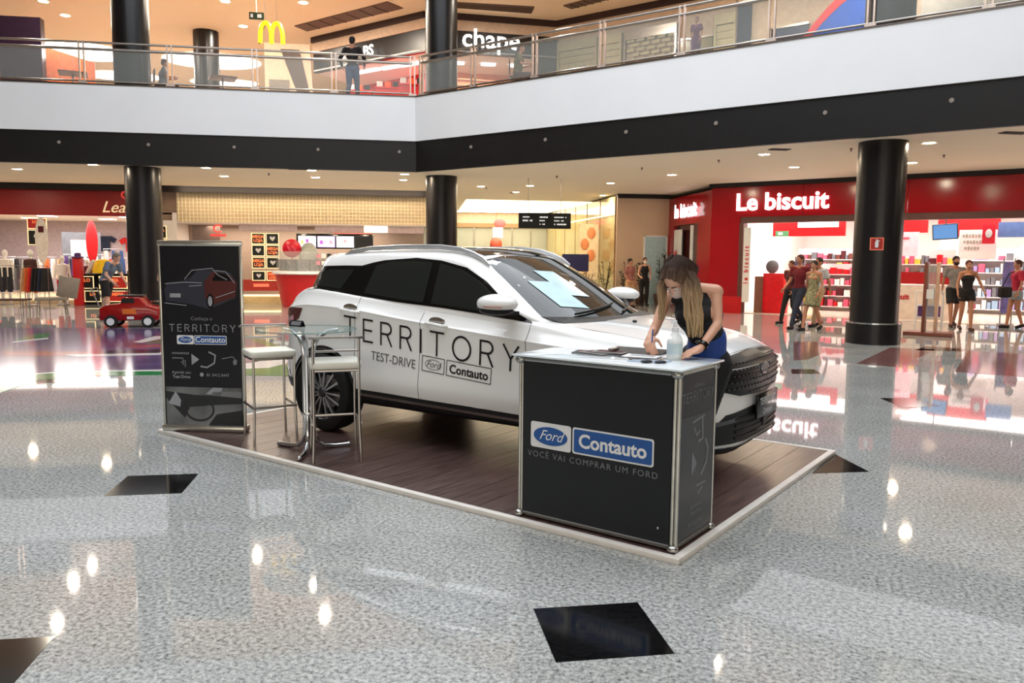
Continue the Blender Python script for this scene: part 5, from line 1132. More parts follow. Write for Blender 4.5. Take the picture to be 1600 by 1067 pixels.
# wheels: tyre, rim with ten split spokes, hub
def wheel(ax_, y):
    s = 1 if y > 0 else -1
    w = ob('wheel', MB().lathe([(.245, -.11), (.30, -.118), (.335, -.108), (.35, -.08), (.352, 0), (.35, .08), (.335, .108), (.30, .118), (.245, .11), (.24, 0), (.245, -.11)], (0, 0, 0), 56, 'y', cap=False), rubber, car, True, loc=(ax_, y*.862, .352))
    rm = MB().lathe([(.245, .11*s), (.252, .10*s), (.235, .085*s), (.225, .02*s), (.22, -.08*s)], (0, 0, 0), 48, 'y', cap=False); ob('rim', rm, mat('rim_silver', (182, 182, 186), .22, .9), w, True)
    ob('rim_back', MB().lathe([(0, -.02*s), (.225, -.02*s)], (0, 0, 0), 32, 'y'), black_plastic, w)
    ob('brake_disc', MB().lathe([(.05, .0), (.15, .0), (.15, .012*s), (.05, .012*s)], (0, 0, 0), 32, 'y', cap=False), steel, w)
    sp = MB()
    for k in range(14):
        g = 2*PI*k/14+(.03 if k % 2 else -.03); c, s2 = math.cos(g), math.sin(g); tl = Vector((-s2, 0, c))
        for e, q in ((0, 1),):
            a = Vector((c*.045, .088*s, s2*.045)); b = Vector((c*.242, .094*s, s2*.242)); n0, n1 = .007, .011; ya = Vector((0, -.03*s, 0))
            sp.add([a+tl*n0, a-tl*n0, b-tl*n1, b+tl*n1, a+tl*n0+ya, a-tl*n0+ya, b-tl*n1+ya, b+tl*n1+ya], [(0, 1, 2, 3), (4, 5, 6, 7), (0, 1, 5, 4), (1, 2, 6, 5), (2, 3, 7, 6), (3, 0, 4, 7)])
    ob('spokes', sp, mat('rim_silver', (182, 182, 186), .22, .9), w); ob('hub_cap', MB().lathe([(0, .10*s), (.028, .10*s), (.04, .09*s), (.055, .07*s), (.055, .0)], (0, 0, 0), 20, 'y'), mat('hub_dark', (60, 60, 64), .3, .6), w, True)
for a in (0, 2.716):
    for y in (-1, 1): wheel(a, y)
ob('axle_beam', MB().tube([(0, -.75, .35), (0, .75, .35)], .04, 8).tube([(2.716, -.75, .35), (2.716, .75, .35)], .04, 8), clad, car)

# side lettering, thin wide capitals drawn as strokes
def arc(cx, cy, rx, ry, a0, a1, n=14): return [(cx+rx*math.cos(a0+(a1-a0)*k/n), cy+ry*math.sin(a0+(a1-a0)*k/n)) for k in range(n+1)]
GL = {'T': (.72, [[(0, 1), (.72, 1)], [(.36, 1), (.36, 0)]]), 'E': (.58, [[(.56, 1), (0, 1), (0, 0), (.56, 0)], [(0, .52), (.5, .52)]]),
      'R': (.66, [[(0, 0), (0, 1), (.36, 1)]+arc(.36, .75, .26, .25, PI/2, -PI/2, 8)+[(0, .5)], [(.36, .5), (.64, 0)]]), 'I': (.06, [[(.03, 0), (.03, 1)]]),
      'O': (.96, [arc(.48, .5, .47, .5, 0, 2*PI, 28)]), 'Y': (.72, [[(0, 1), (.36, .46), (.72, 1)], [(.36, .46), (.36, 0)]])}
def stroke_text(txt, x0, x1, base, h, w):
    """returns quads (verts, faces) for stroke capitals spread from x0 to x1; base(x) gives the baseline"""
    tot = sum(GL[c][0] for c in txt)*h; gap = (x1-x0-tot)/(len(txt)-1); x = x0; v, f = [], []
    for c in txt:
        for ln in GL[c][1]:
            P_ = [Vector((x+p[0]*h, p[1]*h)) for p in ln]
            for i in range(len(P_)-1):
                a, b = P_[i], P_[i+1]; d = (b-a).normalized(); n_ = Vector((-d.y, d.x))*w/2; e = d*w*.4
                q = [a-e+n_, a-e-n_, b+e-n_, b+e+n_]; k = len(v); v += [(p.x, p.y+base(p.x), 0) for p in q]; f.append((k, k+1, k+2, k+3))
        x += GL[c][0]*h+gap
    return v, f
bl = lambda x: .868-.082*(x-.30)
let = mat('decal_black', (16, 14, 16), .35, noise=0); grl = mat('decal_grey', (92, 90, 92), .4, noise=0)
v, f = stroke_text('TERRITORY', .28, 2.10, bl, .185, .017); drape_vf('side_lettering', v, f, 'side', let, car, .0045)
v, f = text_mesh('TEST-DRIVE', .105, 0, 0, 'LEFT', 1.0); v = [(x*.92+.60, y+.70-.075*x, 0) for x, y, z in v]; drape_vf('side_lettering', v, f, 'side', grl, car, .0045)
sk_ = lambda x, y: (x, y-.075*(x-1.17))
def frame_strip(x0, y0, x1, y1, w=.006): return [sk_(*p) for p in strip([(x0, y0), (x1, y0), (x1, y1), (x0, y1), (x0, y0)], w)]
for x0, x1 in ((1.17, 1.40), (1.425, 1.86)):
    for seg in ([(x0, .655), (x1, .655)], [(x0, .775), (x1, .775)], [(x0, .655), (x0, .775)], [(x1, .655), (x1, .775)]): drape('decal_frame', [sk_(*p) for p in strip(seg, .006)], 'side', let, car, .0045, 0, .1)
v, f = text_mesh('Contauto', .098, .0022, 0, 'CENTER'); v = [(*sk_(x+1.643, y+.68), 0) for x, y, z in v]; drape_vf('side_lettering', v, f, 'side', let, car, .0045)
v, f = text_mesh('Ford', .075, 0, 0, 'CENTER', 1, .4); v = [(*sk_(x+1.285, y+.693), 0) for x, y, z in v]; drape_vf('side_lettering', v, f, 'side', grl, car, .0045)
v, f = [], []; ov = [sk_(1.285+.085*math.cos(g), .715+.042*math.sin(g)) for g in np.linspace(0, 2*PI, 28, False)]; ov2 = [sk_(1.285+.08*math.cos(g), .715+.037*math.sin(g)) for g in np.linspace(0, 2*PI, 28, False)]
v = [(*p, 0) for p in ov+ov2]; f = [(i, (i+1) % 28, 28+(i+1) % 28, 28+i) for i in range(28)]; drape_vf('decal_oval', v, f, 'side', grl, car, .0045)
# belt-line decals: none; mudflap dark panel behind rear wheel is part of the cladding
# ================================================================ counter
CL, CD, CH = 1.06, .53, .985
t = empty('promo_counter', plat(-1.115, .075, PT), 'black panelled promotional counter with metal posts and glass top', 'counter', YP)
pst = mat('post_metal', (196, 194, 186), .25, .9)
ob('front_panel', MB().box2((.04, .012, .03), (CL-.045, .02, CH-.03)), printed_black, t); ob('end_panel', MB().box2((CL-.02, .045, .03), (CL-.012, CD-.03, CH-.03)), printed_black, t); ob('end_panel', MB().box2((.012, .045, .03), (.02, CD-.03, CH-.03)), printed_black, t); ob('back_panel', MB().box2((.04, CD-.02, .03), (CL-.045, CD-.012, CH-.03)), printed_black, t)
for x, y, wd_ in ((.02, .02, .02), (CL-.022, .022, .026), (CL-.02, CD-.02, .016), (.02, CD-.02, .016)):
    ob('post', MB().tube([(x-wd_*.45, y, .0), (x-wd_*.45, y, CH-.01)], wd_*.42, 10).tube([(x+wd_*.45, y, .0), (x+wd_*.45, y, CH-.01)], wd_*.42, 10), pst, t, True)
    for z in (.015, CH-.02): ob('connector', MB().sphere((x, y-.012, z), (.034, .03, .024), 12, 8), alu, t, True)
for a, b in (((.03, .014), (CL-.03, .014)), ((CL-.014, .03), (CL-.014, CD-.03)), ((.03, CD-.014), (CL-.03, CD-.014)), ((.014, .03), (.014, CD-.03))):
    for z in (.022, CH-.018): ob('rail', MB().tube([(a[0], a[1], z), (b[0], b[1], z)], .012, 8), alu, t, True)
ob('glass_top', MB().prism([(-.025, -.02), (CL+.02, -.02), (CL+.02, CD+.02), (.2, CD+.02), (-.025, CD-.1)], CH, CH+.012), mat('counter_glass', (232, 241, 245), .04, noise=0, coat=.6), t, bevel=.003)
ob('panel_rivet', MB().sphere((CL-.11, .008, .115), (.007, .004, .007)), chrome, t)
TF = frame_mat((0, .011, 0), (1, 0, 0), Z)
def onfront(name, poly, m, z=.0012, par=t): return ob(name, flat(poly, TF @ Matrix.Translation((0, 0, z)), .001), m, par)
x0 = .10
onfront('logo_plate', rect(x0, .445, x0+.285, .60, .015), print_white); onfront('logo_oval', oval(x0+.142, .522, .125, .06), print_white, .0025); onfront('logo_oval_blue', oval(x0+.142, .522, .12, .055), print_blue, .004)
onfront('logo_plate', rect(x0+.295, .445, x0+.815, .60, .015), print_white); onfront('logo_plate_blue', rect(x0+.305, .455, x0+.805, .59, .012), print_blue, .0025)
text_ob('logo_lettering', 'Ford', .085, print_white, (x0+.142, .0055, .498), (1, 0, 0), Z, t, shear=.45); text_ob('logo_lettering', 'Contauto', .112, print_white, (x0+.555, .0068, .488), (1, 0, 0), Z, t, bold=.003)
text_ob('slogan', 'VOCÊ VAI COMPRAR UM FORD', .052, print_grey, (x0+.41, .0095, .385), (1, 0, 0), Z, t, spacing=1.22)
# print on the end panel
TE = frame_mat((CL-.0115, 0, 0), (0, 1, 0), Z)
ob('end_print_band', flat(rect(.05, .05, CD-.035, .72), TE, .001), mat('print_dark_grey', (50, 52, 56), .3, noise=.2, scale=4), t)
v, f = stroke_text('TERRITORY', .06, .48, lambda x: .80, .05, .006); me = bpy.data.meshes.new('end_lettering'); me.from_pydata([tuple(TE @ Vector((p[0], p[1], .0015))) for p in v], [], f); link('end_lettering', me, print_grey, t)
for tx, z, s_ in (('Conheça o', .875, .03), ('Agende seu', .19, .035), ('Test-Drive', .15, .035), ('81 3412 0447', .09, .035)): text_ob('end_lettering', tx, s_, print_grey, (CL-.010, .28, z), (0, 1, 0), Z, t)
for q in (strip([(.2, .68), (.36, .70)], .012), strip([(.33, .70), (.34, .57), (.28, .56)], .02), strip([(.22, .65), (.26, .6), (.3, .62)], .012), [(.2, .38), (.2, .52), (.27, .44)], strip([(.38, .56), (.42, .5), (.40, .42), (.33, .36)], .018), strip([(.27, .31), (.4, .31)], .01), strip([(.3, .26), (.36, .29)], .012)): ob('end_print_mark', flat(q, TE @ Matrix.Translation((0, 0, .0015)), .001), print_grey, t)
TOPZ = PT+CH+.012
def on_top(sx, qy): return plat(-1.115+sx, .075+qy, TOPZ)
# things on the counter
def leaflet(sx, qy, rz, w, h, m, label, lift=0, marks=True):
    t = empty('leaflet', on_top(sx, qy)+Z*lift, label, 'leaflet', YP+rz, group=None); ob('sheet', MB().box((0, 0, .0015), (w, h, .003)), m, t)
    if marks:
        ob('picture', MB().box((0, h*.18, .0035), (w*.8, h*.45, .001)), cb['maroon'] if 'reddish' in label else mat('leaf_pic', (60, 64, 72), .3), t)
        for k in range(3): ob('text_line', MB().box((0, -h*.15-.025*k, .0035), (w*.7, .006, .001)), print_grey, t)
pap = mat('paper', (232, 234, 236), .5, noise=.01); dkp = mat('leaflet_dark', (40, 44, 54), .25)
leaflet(.30, .36, .3, .21, .15, dkp, 'dark leaflet lying left of the fanned reddish leaflets'); leaflet(.36, .33, -.2, .21, .15, mat('leaflet_grey', (120, 116, 116), .3), 'grey reddish leaflet in the middle of the counter', .004)
leaflet(.42, .38, .15, .21, .15, mat('leaflet_grey', (120, 116, 116), .3), 'grey reddish leaflet right of the middle of the counter', .008); leaflet(.52, .36, -.5, .21, .15, dkp, 'dark leaflet left of the writing hand', .0)
leaflet(.64, .42, .2, .21, .297, pap, 'white form the woman is writing on', .004); leaflet(.70, .30, .6, .2, .14, dkp, 'dark leaflet before the spray bottle', .0); leaflet(.78, .20, .1, .21, .15, mat('leaflet_blue', (150, 172, 196), .3), 'pale blue leaflet near the front of the counter', .0, False)
t = empty('clipboard', on_top(.56, .44)+Z*.003, 'dark clipboard propped at the back edge of the counter', 'clipboard', YP+.1); ob('board', MB().box((0, .02, .008), (.34, .22, .006), R=Matrix.Rotation(.12, 3, 'X')), black_plastic, t); ob('clip', MB().box((-.14, .0, .02), (.03, .1, .012)), steel, t)
for k, (a, b) in enumerate(((.80, .12), (.87, .15))):
    t = empty('key_fob', on_top(a, b), 'small dark key fob near the right front corner, ' + ['left one', 'right one'][k], 'key'); ob('fob', MB().sphere((0, 0, .009), (.035, .02, .009), 16, 8), black_plastic, t, True); ob('button', MB().sphere((0, 0, .018), (.008, .006, .002), 10, 6), print_blue, t)
t = empty('spray_bottle', on_top(.855, .36), 'clear plastic sanitizer bottle standing on the counter', 'bottle')
bt = mat('bottle_plastic', (240, 246, 244), .2, noise=0, alpha=.7); ob('body', MB().lathe([(.0, 0), (.042, .0), (.045, .01), (.045, .105), (.039, .13), (.02, .155), (.017, .165)], n=28), bt, t, True); ob('neck', MB().lathe([(.019, .162), (.019, .185), (.012, .188), (.010, .225), (.0, .227)], n=20), print_white, t, True)
ob('nozzle', MB().tube([(0, 0, .214), (-.03, -.01, .216)], .006, 8), print_white, t, True); lb = []
ob('label', MB().lathe([(.0458, .035), (.0458, .095)], n=28), mat('label_faint', (204, 222, 226), .3), t, True)

# ================================================================ banner stand
bl_, br_ = plat(-5.02, .03, PT), plat(-4.365, .425, PT); bdir = (br_-bl_); bw = bdir.length; bdir.normalize()
t = empty('banner_stand', bl_, 'tall black poster stand in a metal frame at the platform corner', 'banner stand', math.atan2(bdir.y, bdir.x)); BH = 1.66
ob('back_sheet', MB().box2((.02, .0, .04), (bw-.02, .012, BH)), black_plastic, t); ob('poster_sheet', MB().box2((.025, -.004, .02), (bw-.025, 0, BH-.01)), mat('poster_navy_black', (17, 18, 24), .22, noise=.1, scale=2), t)
for x in (.01, bw-.01): ob('side_profile', MB().box((x, .004, BH/2), (.022, .03, BH)), pst, t, bevel=.004)
ob('top_profile', MB().box((bw/2, .004, BH+.015), (bw+.01, .04, .05)), pst, t, bevel=.012); ob('base', MB().box((bw/2, .02, .03), (bw+.02, .12, .06)), pst, t, bevel=.02)
TB = frame_mat((0, -.0045, 0), (1, 0, 0), Z)
def onb(name, poly, m, z=0): return ob(name, flat(poly, TB @ Matrix.Translation((0, 0, z)), .0008), m, t)
cx = bw/2
wine = mat('print_wine', (78, 26, 24), .3); slate = mat('print_slate', (44, 46, 58), .3); lgrey = mat('print_lightgrey', (150, 152, 158), .3)
# printed car picture
onb('picture_shadow', [(.06, 1.17), (.30, 1.14), (.46, 1.10), (.70, 1.20), (.72, 1.33), (.66, 1.42), (.50, 1.45), (.36, 1.44), (.30, 1.38), (.24, 1.35), (.08, 1.33), (.05, 1.27)], slate)
onb('picture_side', [(.42, 1.22), (.46, 1.13), (.70, 1.21), (.72, 1.33), (.66, 1.40), (.50, 1.43), (.42, 1.34)], wine, .001); onb('picture_window', [(.49, 1.35), (.53, 1.42), (.62, 1.41), (.68, 1.35)], gloss_black, .002)
onb('picture_wheel', oval(.47, 1.17, .033, .065), gloss_black, .002); onb('picture_wheel', oval(.47, 1.17, .02, .045), lgrey, .003); onb('picture_plate', rect(.10, 1.20, .20, 1.235), lgrey, .002)
for ps in ([(.06, 1.32), (.24, 1.335), (.40, 1.33)], [(.24, 1.36), (.31, 1.44), (.5, 1.46)], [(.50, 1.455), (.55, 1.40), (.63, 1.36)], [(.53, 1.44), (.62, 1.43), (.70, 1.33)], [(.52, 1.2), (.70, 1.26)], [(.05, 1.15), (.25, 1.13)], [(.28, 1.30), (.40, 1.31)]): onb('picture_highlight', strip(ps, .006), lgrey, .003)
text_ob('lettering', 'Conheça o', .045, print_grey, (cx, -.0055, 1.0), (1, 0, 0), Z, t)
v, f = stroke_text('TERRITORY', .085, bw-.075, lambda x: .90, .06, .0065); me = bpy.data.meshes.new('lettering'); me.from_pydata([tuple(TB @ Vector((p[0], p[1], .001))) for p in v], [], f); link('lettering', me, lgrey, t)
onb('logo_plate', rect(.15, .785, .305, .865, .01), print_white, .001); onb('logo_oval', oval(.228, .825, .065, .03), print_blue, .002); onb('logo_plate', rect(.31, .785, .61, .865, .01), print_white, .001); onb('logo_plate_blue', rect(.316, .791, .604, .859, .008), print_blue, .002)
text_ob('logo_lettering', 'Contauto', .072, print_white, (.46, -.008, .805), (1, 0, 0), Z, t, bold=.001); text_ob('logo_lettering', 'Ford', .05, print_white, (.228, -.008, .812), (1, 0, 0), Z, t, shear=.4)
onb('icon', [(.28, .60), (.28, .70), (.35, .65)], lgrey, .001); onb('icon', strip([(.44, .72), (.50, .69), (.49, .62), (.42, .58), (.36, .59)], .014), lgrey, .001); onb('icon', strip([(.10, .66), (.20, .66), (.2, .6)], .01), print_grey, .001); onb('icon', strip([(.18, .62), (.22, .64), (.22, .58)], .008), print_grey, .001); onb('icon', strip([(.56, .66), (.66, .68), (.70, .64)], .008), print_grey, .001); onb('icon', oval(.68, .63, .018, .024), print_grey, .001)
for j in range(9): onb('text_mark', rect(.10+.018*j, .695, .112+.018*j, .712), print_grey, .001)
text_ob('lettering', 'Agende seu', .038, lgrey, (.18, -.0055, .52), (1, 0, 0), Z, t); text_ob('lettering', 'Test Drive', .038, lgrey, (.18, -.0055, .48), (1, 0, 0), Z, t, bold=.0008); text_ob('lettering', '81 3412 0447', .038, lgrey, (.52, -.0055, .50), (1, 0, 0), Z, t); onb('icon', oval(.37, .515, .018, .018), lgrey, .001)
gphoto = mat('interior_photo', (104, 106, 106), .3, noise=.35, scale=3.5); onb('cabin_picture', rect(.03, .03, bw-.03, .40), gphoto, .001); onb('cabin_dash', [(.03, .36), (.3, .33), (bw-.03, .32), (bw-.03, .26), (.45, .24), (.25, .22), (.2, .12), (.03, .3)], mat('cabin_dark', (34, 36, 38), .3), .002)
onb('cabin_wheel', strip([(p[0], p[1]) for p in arc(.34, .20, .13, .10, 0, 2*PI, 24)], .018), mat('cabin_dark', (34, 36, 38), .3), .003); onb('cabin_screen', [(.40, .34), (.47, .40), (.56, .40), (.54, .33)], lgrey, .003); onb('cabin_seat', [(bw-.03, .05), (.42, .06), (.5, .16), (bw-.03, .2)], mat('cabin_dark', (34, 36, 38), .3), .003); onb('cabin_seat', [(.05, .25), (.12, .36), (.17, .28), (.16, .22)], lgrey, .003)
onb('cabin_window', [(.46, .36), (bw-.03, .37), (bw-.03, .31), (.46, .33)], print_grey, .003)

# ================================================================ bar table and stools
tc = plat(-3.40, .345, PT); t = empty('bar_table', tc, 'tall round glass bar table on three bent chrome tubes', 'table', YP)
TZ = .985
ob('tabletop', MB().lathe([(0, TZ), (.385, TZ), (.39, TZ+.005), (.385, TZ+.01), (0, TZ+.01)], n=48), mat('table_glass', (150, 180, 176), .03, noise=0, alpha=.35, coat=.5), t, True)
ob('glass_rim', MB().tube([(.388*math.cos(g), .388*math.sin(g), TZ+.005) for g in np.linspace(0, 2*PI, 48, False)], .004, 6, True), mat('rim_green', (120, 150, 144), .1), t, True)
a0 = math.atan2(.27, .11)
for k in range(3):
    g = a0+2*PI*k/3; c, s = math.cos(g), math.sin(g)
    ob('leg', MB().tube([(c*r, s*r, z) for r, z in ((.33, .018), (.22, .018), (.12, .03), (.065, .075), (.042, .14), (.038, .3), (.038, .76), (.05, .85), (.09, .92), (.16, .965), (.25, .975))], .019, 12), chrome, t, True)
    ob('foot_cap', MB().sphere((c*.333, s*.333, .019), .0195, 10, 8), chrome, t, True)
ob('collar', MB().lathe([(.06, .30), (.062, .31), (.06, .32)], n=20), chrome, t, True)
ob('centre_twist', MB().tube([(.012*math.cos(k*1.3), .012*math.sin(k*1.3), .02+.012*k) for k in range(62)], .009, 6), chrome, t, True)
t = empty('table_card', plat(-3.62, .42, PT+TZ+.01), 'small dark calendar card on the glass table', 'card', YP); ob('card', MB().prism([(-.08, -.02), (.08, -.02), (.08, .02), (-.08, .02)], 0, .006).add([(-.08, -.02, .005), (.08, -.02, .005), (.08, 0, .05), (-.08, 0, .05), (.08, .02, .005), (-.08, .02, .005)], [(0, 1, 2, 3), (3, 2, 4, 5)]), printed_black, t); ob('card_print', MB().add([(-.06, -.0185, .012), (.06, -.0185, .012), (.06, -.005, .042), (-.06, -.005, .042)], [(0, 1, 2, 3)]), print_grey, t)
seatm = mat('seat_vinyl', (222, 220, 208), .4, noise=.02)
def stool(p, rz, label):
    """local: backrest on -y side"""
    t = empty('bar_stool', p, label, 'stool', rz); w = .17; SH = .72
    for x in (-w, w):
        ob('leg', MB().tube([(x*1.06, -w*1.06, 0), (x, -w, .3), (x, -w, SH), (x, -w-.015, .96)], .0105, 8), steel, t, True); ob('leg', MB().tube([(x*1.06, w*1.06, 0), (x, w, .3), (x, w, SH)], .0105, 8), steel, t, True)
    bx = MB().prism(rect(-.195, -.19, .195, .19, .05, 4), SH, SH+.055); ob('seat', bx, seatm, t, bevel=.016)
    ob('seat_frame', MB().tube([(-w, -w, SH-.012), (w, -w, SH-.012), (w, w, SH-.012), (-w, w, SH-.012)], .0105, 8, True), steel, t, True)
    ob('backrest_bar', MB().tube([(-w-.03, -w-.015, .962), (-w, -w-.035, .965), (w, -w-.035, .965), (w+.03, -w-.015, .962)], .0105, 8), steel, t, True); ob('backrest_bar', MB().tube([(-w, -w-.01, .86), (w, -w-.01, .86)], .009, 8), steel, t, True)
    ob('footrest', MB().tube([(-w-.01, -w, .3), (-w-.01, w+.01, .3), (w+.01, w+.01, .3), (w+.01, -w, .3)], .0105, 8), steel, t, True)
    return t
def st_place(A_, B_, label):
    """A_, B_: platform coordinates of the two feet on the backrest side, left to right as seen from behind the backrest"""
    a, b = plat(*A_, PT), plat(*B_, PT); d = (b-a).normalized(); n_ = Vector((-d.y, d.x, 0)); c = (a+b)/2+n_*.18; return stool(c, math.atan2(d.y, d.x), label)
st_place((-3.035, .088), (-2.822, .379), 'white-seated steel bar stool right of the glass table, near side')
st_place((-4.142, .663), (-4.267, .363), 'white-seated steel bar stool between the poster stand and glass table')
# ================================================================ people
def rotm(x, z):
    """orthonormal frame with given z and approximate x"""
    z = Vector(z).normalized(); x = Vector(x); x = (x-z*x.dot(z)).normalized(); y = z.cross(x); return Matrix((x, y, z)).transposed()
def remeshed(name, mb, m, parent, vox, smooth_it=4):
    me = bpy.data.meshes.new(name); me.from_pydata(mb.v, [], mb.f); bm = bmesh.new(); bm.from_mesh(me); bmesh.ops.recalc_face_normals(bm, faces=bm.faces); bm.to_mesh(me); bm.free()
    o = bpy.data.objects.new(name, me); COL.objects.link(o)
    r = o.modifiers.new('r', 'REMESH'); r.mode = 'VOXEL'; r.voxel_size = vox; r.use_smooth_shade = True
    s = o.modifiers.new('s', 'SMOOTH'); s.factor = .5; s.iterations = smooth_it
    me2 = evaluated(o); bpy.data.objects.remove(o); me2.name = name
    me2.polygons.foreach_set('use_smooth', [True]*len(me2.polygons)); return link(name, me2, m, parent)
def add_hand(mb, w, fwd, palm_n, s, curl=.3, r=.0085):
    """w wrist point, fwd direction of fingers, palm_n direction the palm faces; thumb leaves the side"""
    fwd = Vector(fwd).normalized(); n = Vector(palm_n); n = (n-fwd*n.dot(fwd)).normalized(); side = fwd.cross(n)*s
    c = w+fwd*.05; mb.capsule(w, w+fwd*.03, .024, .027, 8)
    for k in range(4):
        b = w+fwd*(.078+[-.004, .004, .002, -.008][k])+side*(.029-.0195*k); mb.capsule(w+fwd*.02+side*(.012-.009*k), b, .017, .0125, 8)
        L_ = [.036, .042, .038, .029][k]; d = fwd; p = b
        for j in range(3):
            a = curl*(.9+.5*j); d = (d*math.cos(a)+n*math.sin(a)).normalized(); q = p+d*L_*[1, .72, .58][j]; mb.capsule(p, q, r*(1-.08*j), r*(.92-.1*j), 8); p = q
    t0 = w+fwd*.025+side*.025; t1 = t0+fwd*.03+side*.028+n*.012; t2 = t1+fwd*.03+side*.006+n*.02*(1+curl); mb.capsule(w+fwd*.01+side*.01, t0, .017, .014, 8); mb.capsule(t0, t1, .0125, .0105, 8); mb.capsule(t1, t2, .0105, .0085, 8)
def person(loc, rz, label, J=None, H=1.7, skin_m=None, female=False, top=None, bottom=None, bottom_kind='pants', top_kind='tshirt', shoe=None, hair=None, hair_kind='short', mask=None, vox=.0115, group=None, extra=None, hands=None, curl=.35):
    k = H/1.75; t = empty('person', loc, label, 'person', rz, group); skin_m = skin_m or skin
    sw = .165 if female else .19
    B = dict(pel=(0, 0, .95), wai=(0, 0, 1.1), che=(0, 0, 1.28), nek=(0, -.005, 1.45), hed=(0, .02, 1.62), look=(0, 1, 0),
             shr=(sw, 0, 1.42), shl=(-sw, 0, 1.42), elr=(sw+.06, -.02, 1.13), ell=(-sw-.06, -.02, 1.13), wrr=(sw+.07, .07, .89), wrl=(-sw-.07, .07, .89),
             hir=(.09, 0, .92), hil=(-.09, 0, .92), knr=(.1, .02, .5), knl=(-.1, .02, .5), anr=(.1, -.02, .085), anl=(-.1, -.02, .085), tor=None, tol=None)
    if J: B.update(J)
    P_ = {a: (Vector(b)*k if (b is not None and a != 'look') else b) for a, b in B.items()}; look = Vector(B['look']).normalized()
    if P_['tor'] is None: P_['tor'] = P_['anr']+Vector((.02, .15, -.055))*k
    if P_['tol'] is None: P_['tol'] = P_['anl']+Vector((-.02, .15, -.055))*k
    sh = (P_['shr']-P_['shl']).normalized(); sp = (P_['nek']-P_['che']).normalized(); hp = (P_['hir']-P_['hil']).normalized()
    b = MB()
    Rc = rotm(sh, P_['nek']-P_['wai']); Rp = rotm(hp, P_['wai']-P_['pel'])
    b.sphere(P_['pel'], ((.165 if female else .15)*k, .105*k, .12*k), 16, 10, Rp); b.capsule(P_['pel'], P_['wai'], .118*k, .108*k, 14); b.capsule(P_['wai'], P_['che'], .105*k, .12*k, 14)
    b.sphere(P_['che'], ((.145 if female else .165)*k, .105*k, .17*k), 16, 10, Rc)
    if female:
        for s in (-1, 1): b.sphere(P_['che']+Rc @ Vector((s*.06, .075, .03))*k, .062*k, 12, 8)
    b.capsule(P_['nek']-sp*.04*k, P_['nek']+(P_['hed']-P_['nek'])*.55, .058*k, .05*k, 12); b.capsule(P_['nek'], P_['shr'], .055*k, .05*k, 10); b.capsule(P_['nek'], P_['shl'], .055*k, .05*k, 10)
    ta = .85 if female else 1.0
    for s in 'rl':
        b.capsule(P_['sh'+s], P_['el'+s], .050*k*ta, .038*k*ta); b.capsule(P_['el'+s], P_['wr'+s], .040*k*ta, .026*k*ta)
        b.capsule(P_['hi'+s], P_['kn'+s], .088*k, .056*k); b.capsule(P_['kn'+s], P_['an'+s], .057*k, .036*k); b.sphere(P_['kn'+s].lerp(P_['an'+s], .3)+Vector((0, -.012, 0))*k, (.05*k, .052*k, .1*k), 10, 8)
        f = P_['to'+s]-P_['an'+s]; b.capsule(P_['an'+s]+Vector((0, -.02, -.04))*k, P_['to'+s]+Vector((0, 0, -.0))*k, .038*k, .03*k)
        hd = (hands or {}).get(s); sgn = 1 if s == 'r' else -1
        if hd: add_hand(b, P_['wr'+s], hd[0], hd[1], hd[3] if len(hd) > 3 else sgn, hd[2])
        else:
            fw = (P_['wr'+s]-P_['el'+s]).normalized(); add_hand(b, P_['wr'+s], fw, -sh*sgn+Vector((0, .2, 0)), sgn, curl)
    up = (P_['hed']-P_['nek']).normalized(); lk = (look-up*look.dot(up)).normalized(); hx = lk.cross(up)
    Rh = Matrix((hx, lk, up)).transposed(); hc = P_['hed']
    def hp_(x, y, z): return hc+Rh @ Vector((x, y, z))*k
    b.sphere(hp_(0, -.01, .025), (.074*k, .094*k, .092*k), 18, 12, Rh); b.sphere(hp_(0, .015, -.035), (.058*k, .072*k, .082*k), 16, 10, Rh)
    b.capsule(hp_(0, .084, .012), hp_(0, .102, -.02), .009*k, .014*k, 8); b.sphere(hp_(0, .08, -.055), (.024*k, .012*k, .011*k), 10, 6, Rh)
    for s in (-1, 1): b.sphere(hp_(s*.076, -.005, -.005), (.01*k, .02*k, .032*k), 8, 6, Rh); b.sphere(hp_(s*.03, .074, .02), (.02*k, .014*k, .012*k), 8, 6, Rh)
    body = remeshed('body', b, skin_m, t, vox, 3)
    for s in (-1, 1):
        e = ob('eye', MB().sphere(hp_(s*.03, .078, .006), .0115*k, 10, 8), print_white, t, True); ob('iris', MB().sphere(hp_(s*.03, .0865, .005), .0055*k, 8, 6), cb['brown'], e, True); ob('eyebrow', MB().capsule(hp_(s*.015, .087, .028), hp_(s*.045, .078, .03), .004*k, .003*k, 6), hair or cb['brown'], t, True)
    if not mask: ob('mouth', MB().sphere(hp_(0, .089, -.056), (.021*k, .006*k, .006*k), 10, 6, Rh), mat('lip', (168, 92, 84), .5), t, True)
    if mask:
        ob('mask', MB().sphere(hp_(0, .040, -.043), (.066*k, .079*k, .056*k), 16, 10, Rh), mask, t, True)
        ob('mask_loop', MB().tube([hp_(-.055, .05, -.03), hp_(-.08, .0, -.0)], .002, 5).tube([hp_(.055, .05, -.03), hp_(.08, .0, -.0)], .002, 5), mask, t)
    hair = hair or cb['brown']; h = MB()
    h.sphere(hp_(0, -.022, .038), (.084*k, .097*k, .09*k), 16, 10, Rh)
    if hair_kind == 'short': h.sphere(hp_(0, -.05, -.01), (.072*k, .06*k, .075*k), 14, 8, Rh)
    if hair_kind == 'bun': h.sphere(hp_(0, -.05, .0), (.074*k, .06*k, .075*k), 14, 8, Rh); h.sphere(hp_(0, -.11, .06), .042*k, 12, 8)
